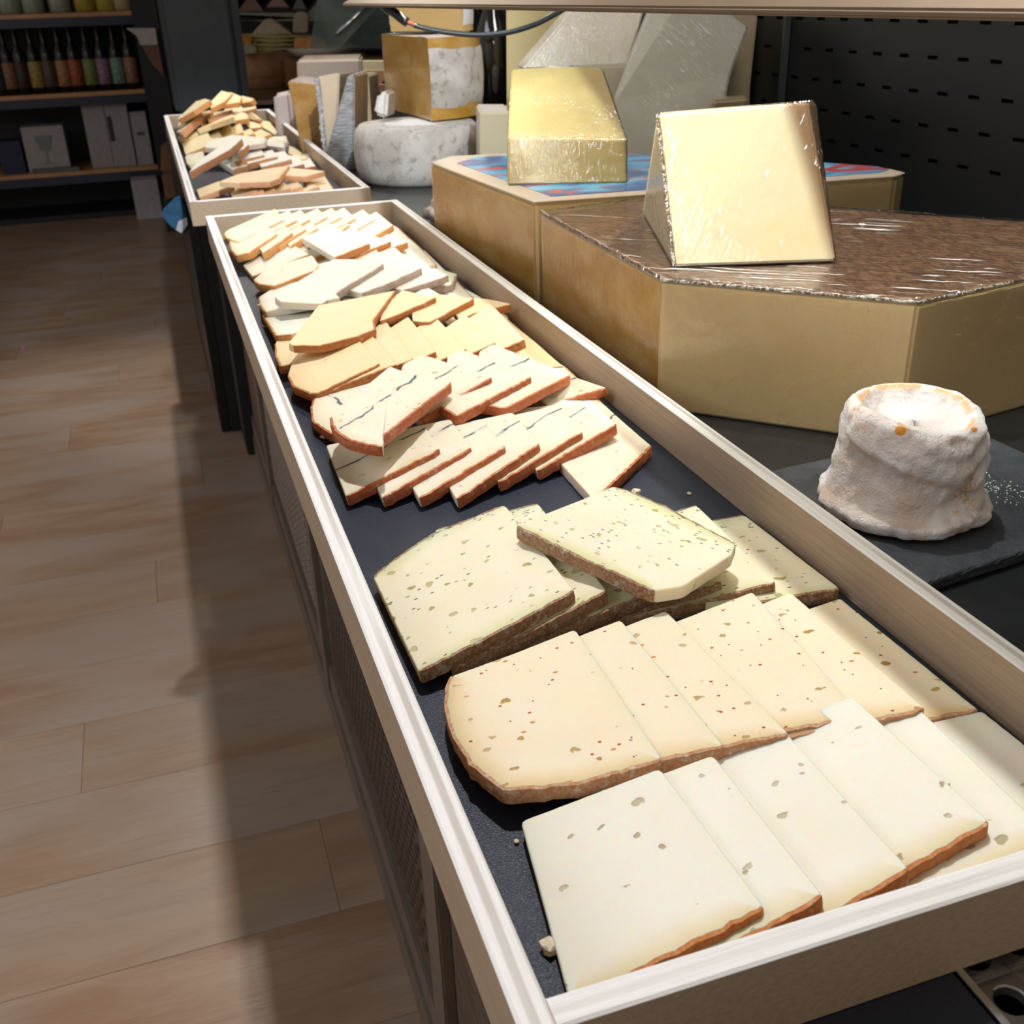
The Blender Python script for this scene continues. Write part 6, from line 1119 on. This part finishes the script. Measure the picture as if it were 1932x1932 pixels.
for k, (px, c_, nm) in enumerate([(18, (.28, .34, .26), 'first pale green'), (61, (.30, .35, .26), 'second pale green'), (112, (.32, .36, .27), 'third pale green'), (160, (.42, .33, .05), 'first yellow'), (200, (.44, .36, .06), 'second yellow'), (231, (.45, .38, .20), 'cream yellow')]):
    p = (XJ[k], 0, 0); th = thing('jar', nm + ' jar on the top shelf, from the left', 'jar', (p[0], SY + .09, 1.0535), 'jars on the top shelf')
    lathe('jar_body', [(.045, 0), (.055, .005), (.056, .13), (.045, .15)], plain('jar_' + nm.replace(' ', '_'), c_, .3, coat=.5), th, 18); lathe('lid', [(.047, .151), (.048, .152), (.048, .175), (.04, .176)], chrome, th, 18)
whb = plain('white_card', (.36, .33, .335), .7)
def carton(label, xa, xb, z0, h, dep=.15, mat=None, y=SY + .06):
    a = xa; b_ = xb
    th = thing('carton', label, 'carton', ((a + b_) / 2, y + dep / 2, z0)); box('carton_body', (a, y, z0), (b_, y + dep, z0 + h), mat or whb, th, .002)
    box('lid_flap', (a + .002, y + .002, z0 + h + .0002), (b_ - .002, y + dep - .002, z0 + h + .002), mat or whb, th); return th, a, b_
th, a, b_ = carton('square white carton printed with a glass, on the lower shelf', -0.708, -0.492, .2625, .235)
L0 = Vector(th.location); xm = (a + b_) / 2 - L0.x; yf = SY + .0597 - L0.y
link('goblet_print', mesh('goblet_print', [(xm - .05, yf, .19), (xm + .05, yf, .19), (xm + .03, yf, .12), (xm + .006, yf, .10), (xm + .006, yf, .05), (xm + .03, yf, .04), (xm - .03, yf, .04), (xm - .006, yf, .05), (xm - .006, yf, .10), (xm - .03, yf, .12)], [tuple(range(10))]), plain('faint_grey_print', (.20, .21, .21), .7), th)
th, a, b_ = carton('left of two tall white cartons standing together on the lower shelf', -0.378, -0.263, .2625, .355)
th, a, b_ = carton('right of two tall white cartons, with a dark slot, on the lower shelf', -0.261, -0.142, .2625, .35)
L0 = Vector(th.location); box('dark_slot', (a + .004, SY + .0585, .40), (a + .030, SY + .0598, .53), blk, th)
th, a, b_ = carton('narrow white carton at the right end of the lower shelf', -0.134, -0.048, .2625, .28)
box('round_mark', ((a + b_) / 2 - .02, SY + .0585, .42), ((a + b_) / 2 + .02, SY + .0598, .44), plain('grey_mark', (.10, .10, .11), .7), th)
carton('white carton on the floor under the shelf unit', -0.187, -0.048, .0015, .21, mat=plain('white_floor_card', (.40, .37, .38), .7), y=SY - .17)
carton('navy carton with a red stripe at the far left of the lower shelf', -0.842, -0.724, .2625, .17, mat=plain('navy_card', (.012, .016, .05), .6))
carton('flat glassy tray in front of the square carton on the lower shelf', -0.692, -0.445, .2625, .02, mat=plain('greenish_tray', (.09, .10, .08), .3), y=SY + .0)
# grey-white thing and brown sacks by the pillar
leaf('paper_sheet', 'white paper hood jutting out beside the pillar', [(-0.0725, 6.2300, 0.9713), (0.0776, 6.2300, 0.9658), (0.0769, 6.2300, 0.8830), (-0.0129, 6.2300, 0.8841), (-0.0234, 6.2300, 0.9310)], (0, .05, 0), plain('white_sheet', (.52, .48, .44), .7), bevel=.002)['category'] = 'paper'
leaf('paper_sheet', 'brown paper hanging under the white hood beside the pillar', [(-0.0051, 6.2400, 0.8809), (0.0794, 6.2400, 0.8800), (0.0831, 6.2400, 0.7240), (0.0259, 6.2400, 0.7931)], (0, .04, 0), plain('brown_sheet', (.20, .10, .07), .7), bevel=.002)['category'] = 'paper'
for k, (q, lab) in enumerate([([(-0.0010, 5.7200, 0.4380), (0.0691, 5.7200, 0.4333), (0.0616, 5.7200, 0.2922), (-0.0275, 5.7200, 0.2988)], 'brown paper sack left of the farther tray'), ([(-0.0228, 5.7200, 0.2958), (0.0664, 5.7200, 0.2891), (0.0566, 5.7200, 0.1475), (-0.0256, 5.7200, 0.1543)], 'lower brown paper sack left of the farther tray')]):
    leaf('paper_sack', lab, q, (.02, .10, 0), plain('kraft_paper_%d' % k, (.24, .12, .06), .8, bump=.002), bevel=.01)['category'] = 'sack'
box('black_crate', (-.04, 5.70, 0), (.10, 5.95, .168), blkm, None, .003); tag([o for o in COL.objects if o.name == 'black_crate'][0], 'black crate on the floor under the brown sacks', 'crate')
# blue price gun like pouch hanging at the farther tray
pch = thing('blue_pouch', 'blue pouch with a small white tag hanging at the corner of the farther tray', 'pouch', (-0.0369, 2.0000, 0.7185))
q = [(-0.0615, 2.0000, 0.7278), (-0.0314, 2.0000, 0.7515), (-0.0187, 2.0000, 0.7373), (-0.0143, 2.0000, 0.6960), (-0.0285, 2.0000, 0.6775), (-0.0455, 2.0000, 0.6915), (-0.0619, 2.0000, 0.7136)]
vs = [Vector(v) for v in q] + [Vector(v) + Vector((.012, .03, 0)) for v in q]
hull('pouch_body', vs, [tuple(range(7)), tuple(range(7, 14))[::-1]] + [(i, i + 7, (i + 1) % 7 + 7, (i + 1) % 7) for i in range(7)], [plain('blue_cloth', (.012, .085, .17), .55, var=.3, scale=50)], None, pch, .003)
q = [(-0.0399, 1.9970, 0.6895), (-0.0332, 1.9970, 0.7054), (-0.0159, 1.9970, 0.7121), (-0.0162, 1.9970, 0.6977), (-0.0309, 1.9970, 0.6825)]
o = link('paper_tag', mesh('paper_tag', [Vector(v) - Vector(pch.location) for v in q], [(0, 1, 2, 3, 4)]), plain('white_tag', (.5, .5, .5), .6), pch); o['label'] = 'small white paper tag'
# ceiling and left wall, outside the frame, that bounce the light of the shop
tag(box('ceiling', (-2.6, -1.2, 3.0), (2.1, 7.1, 3.08), plain('white_ceiling', (.6, .58, .55), .8)), kind='structure')
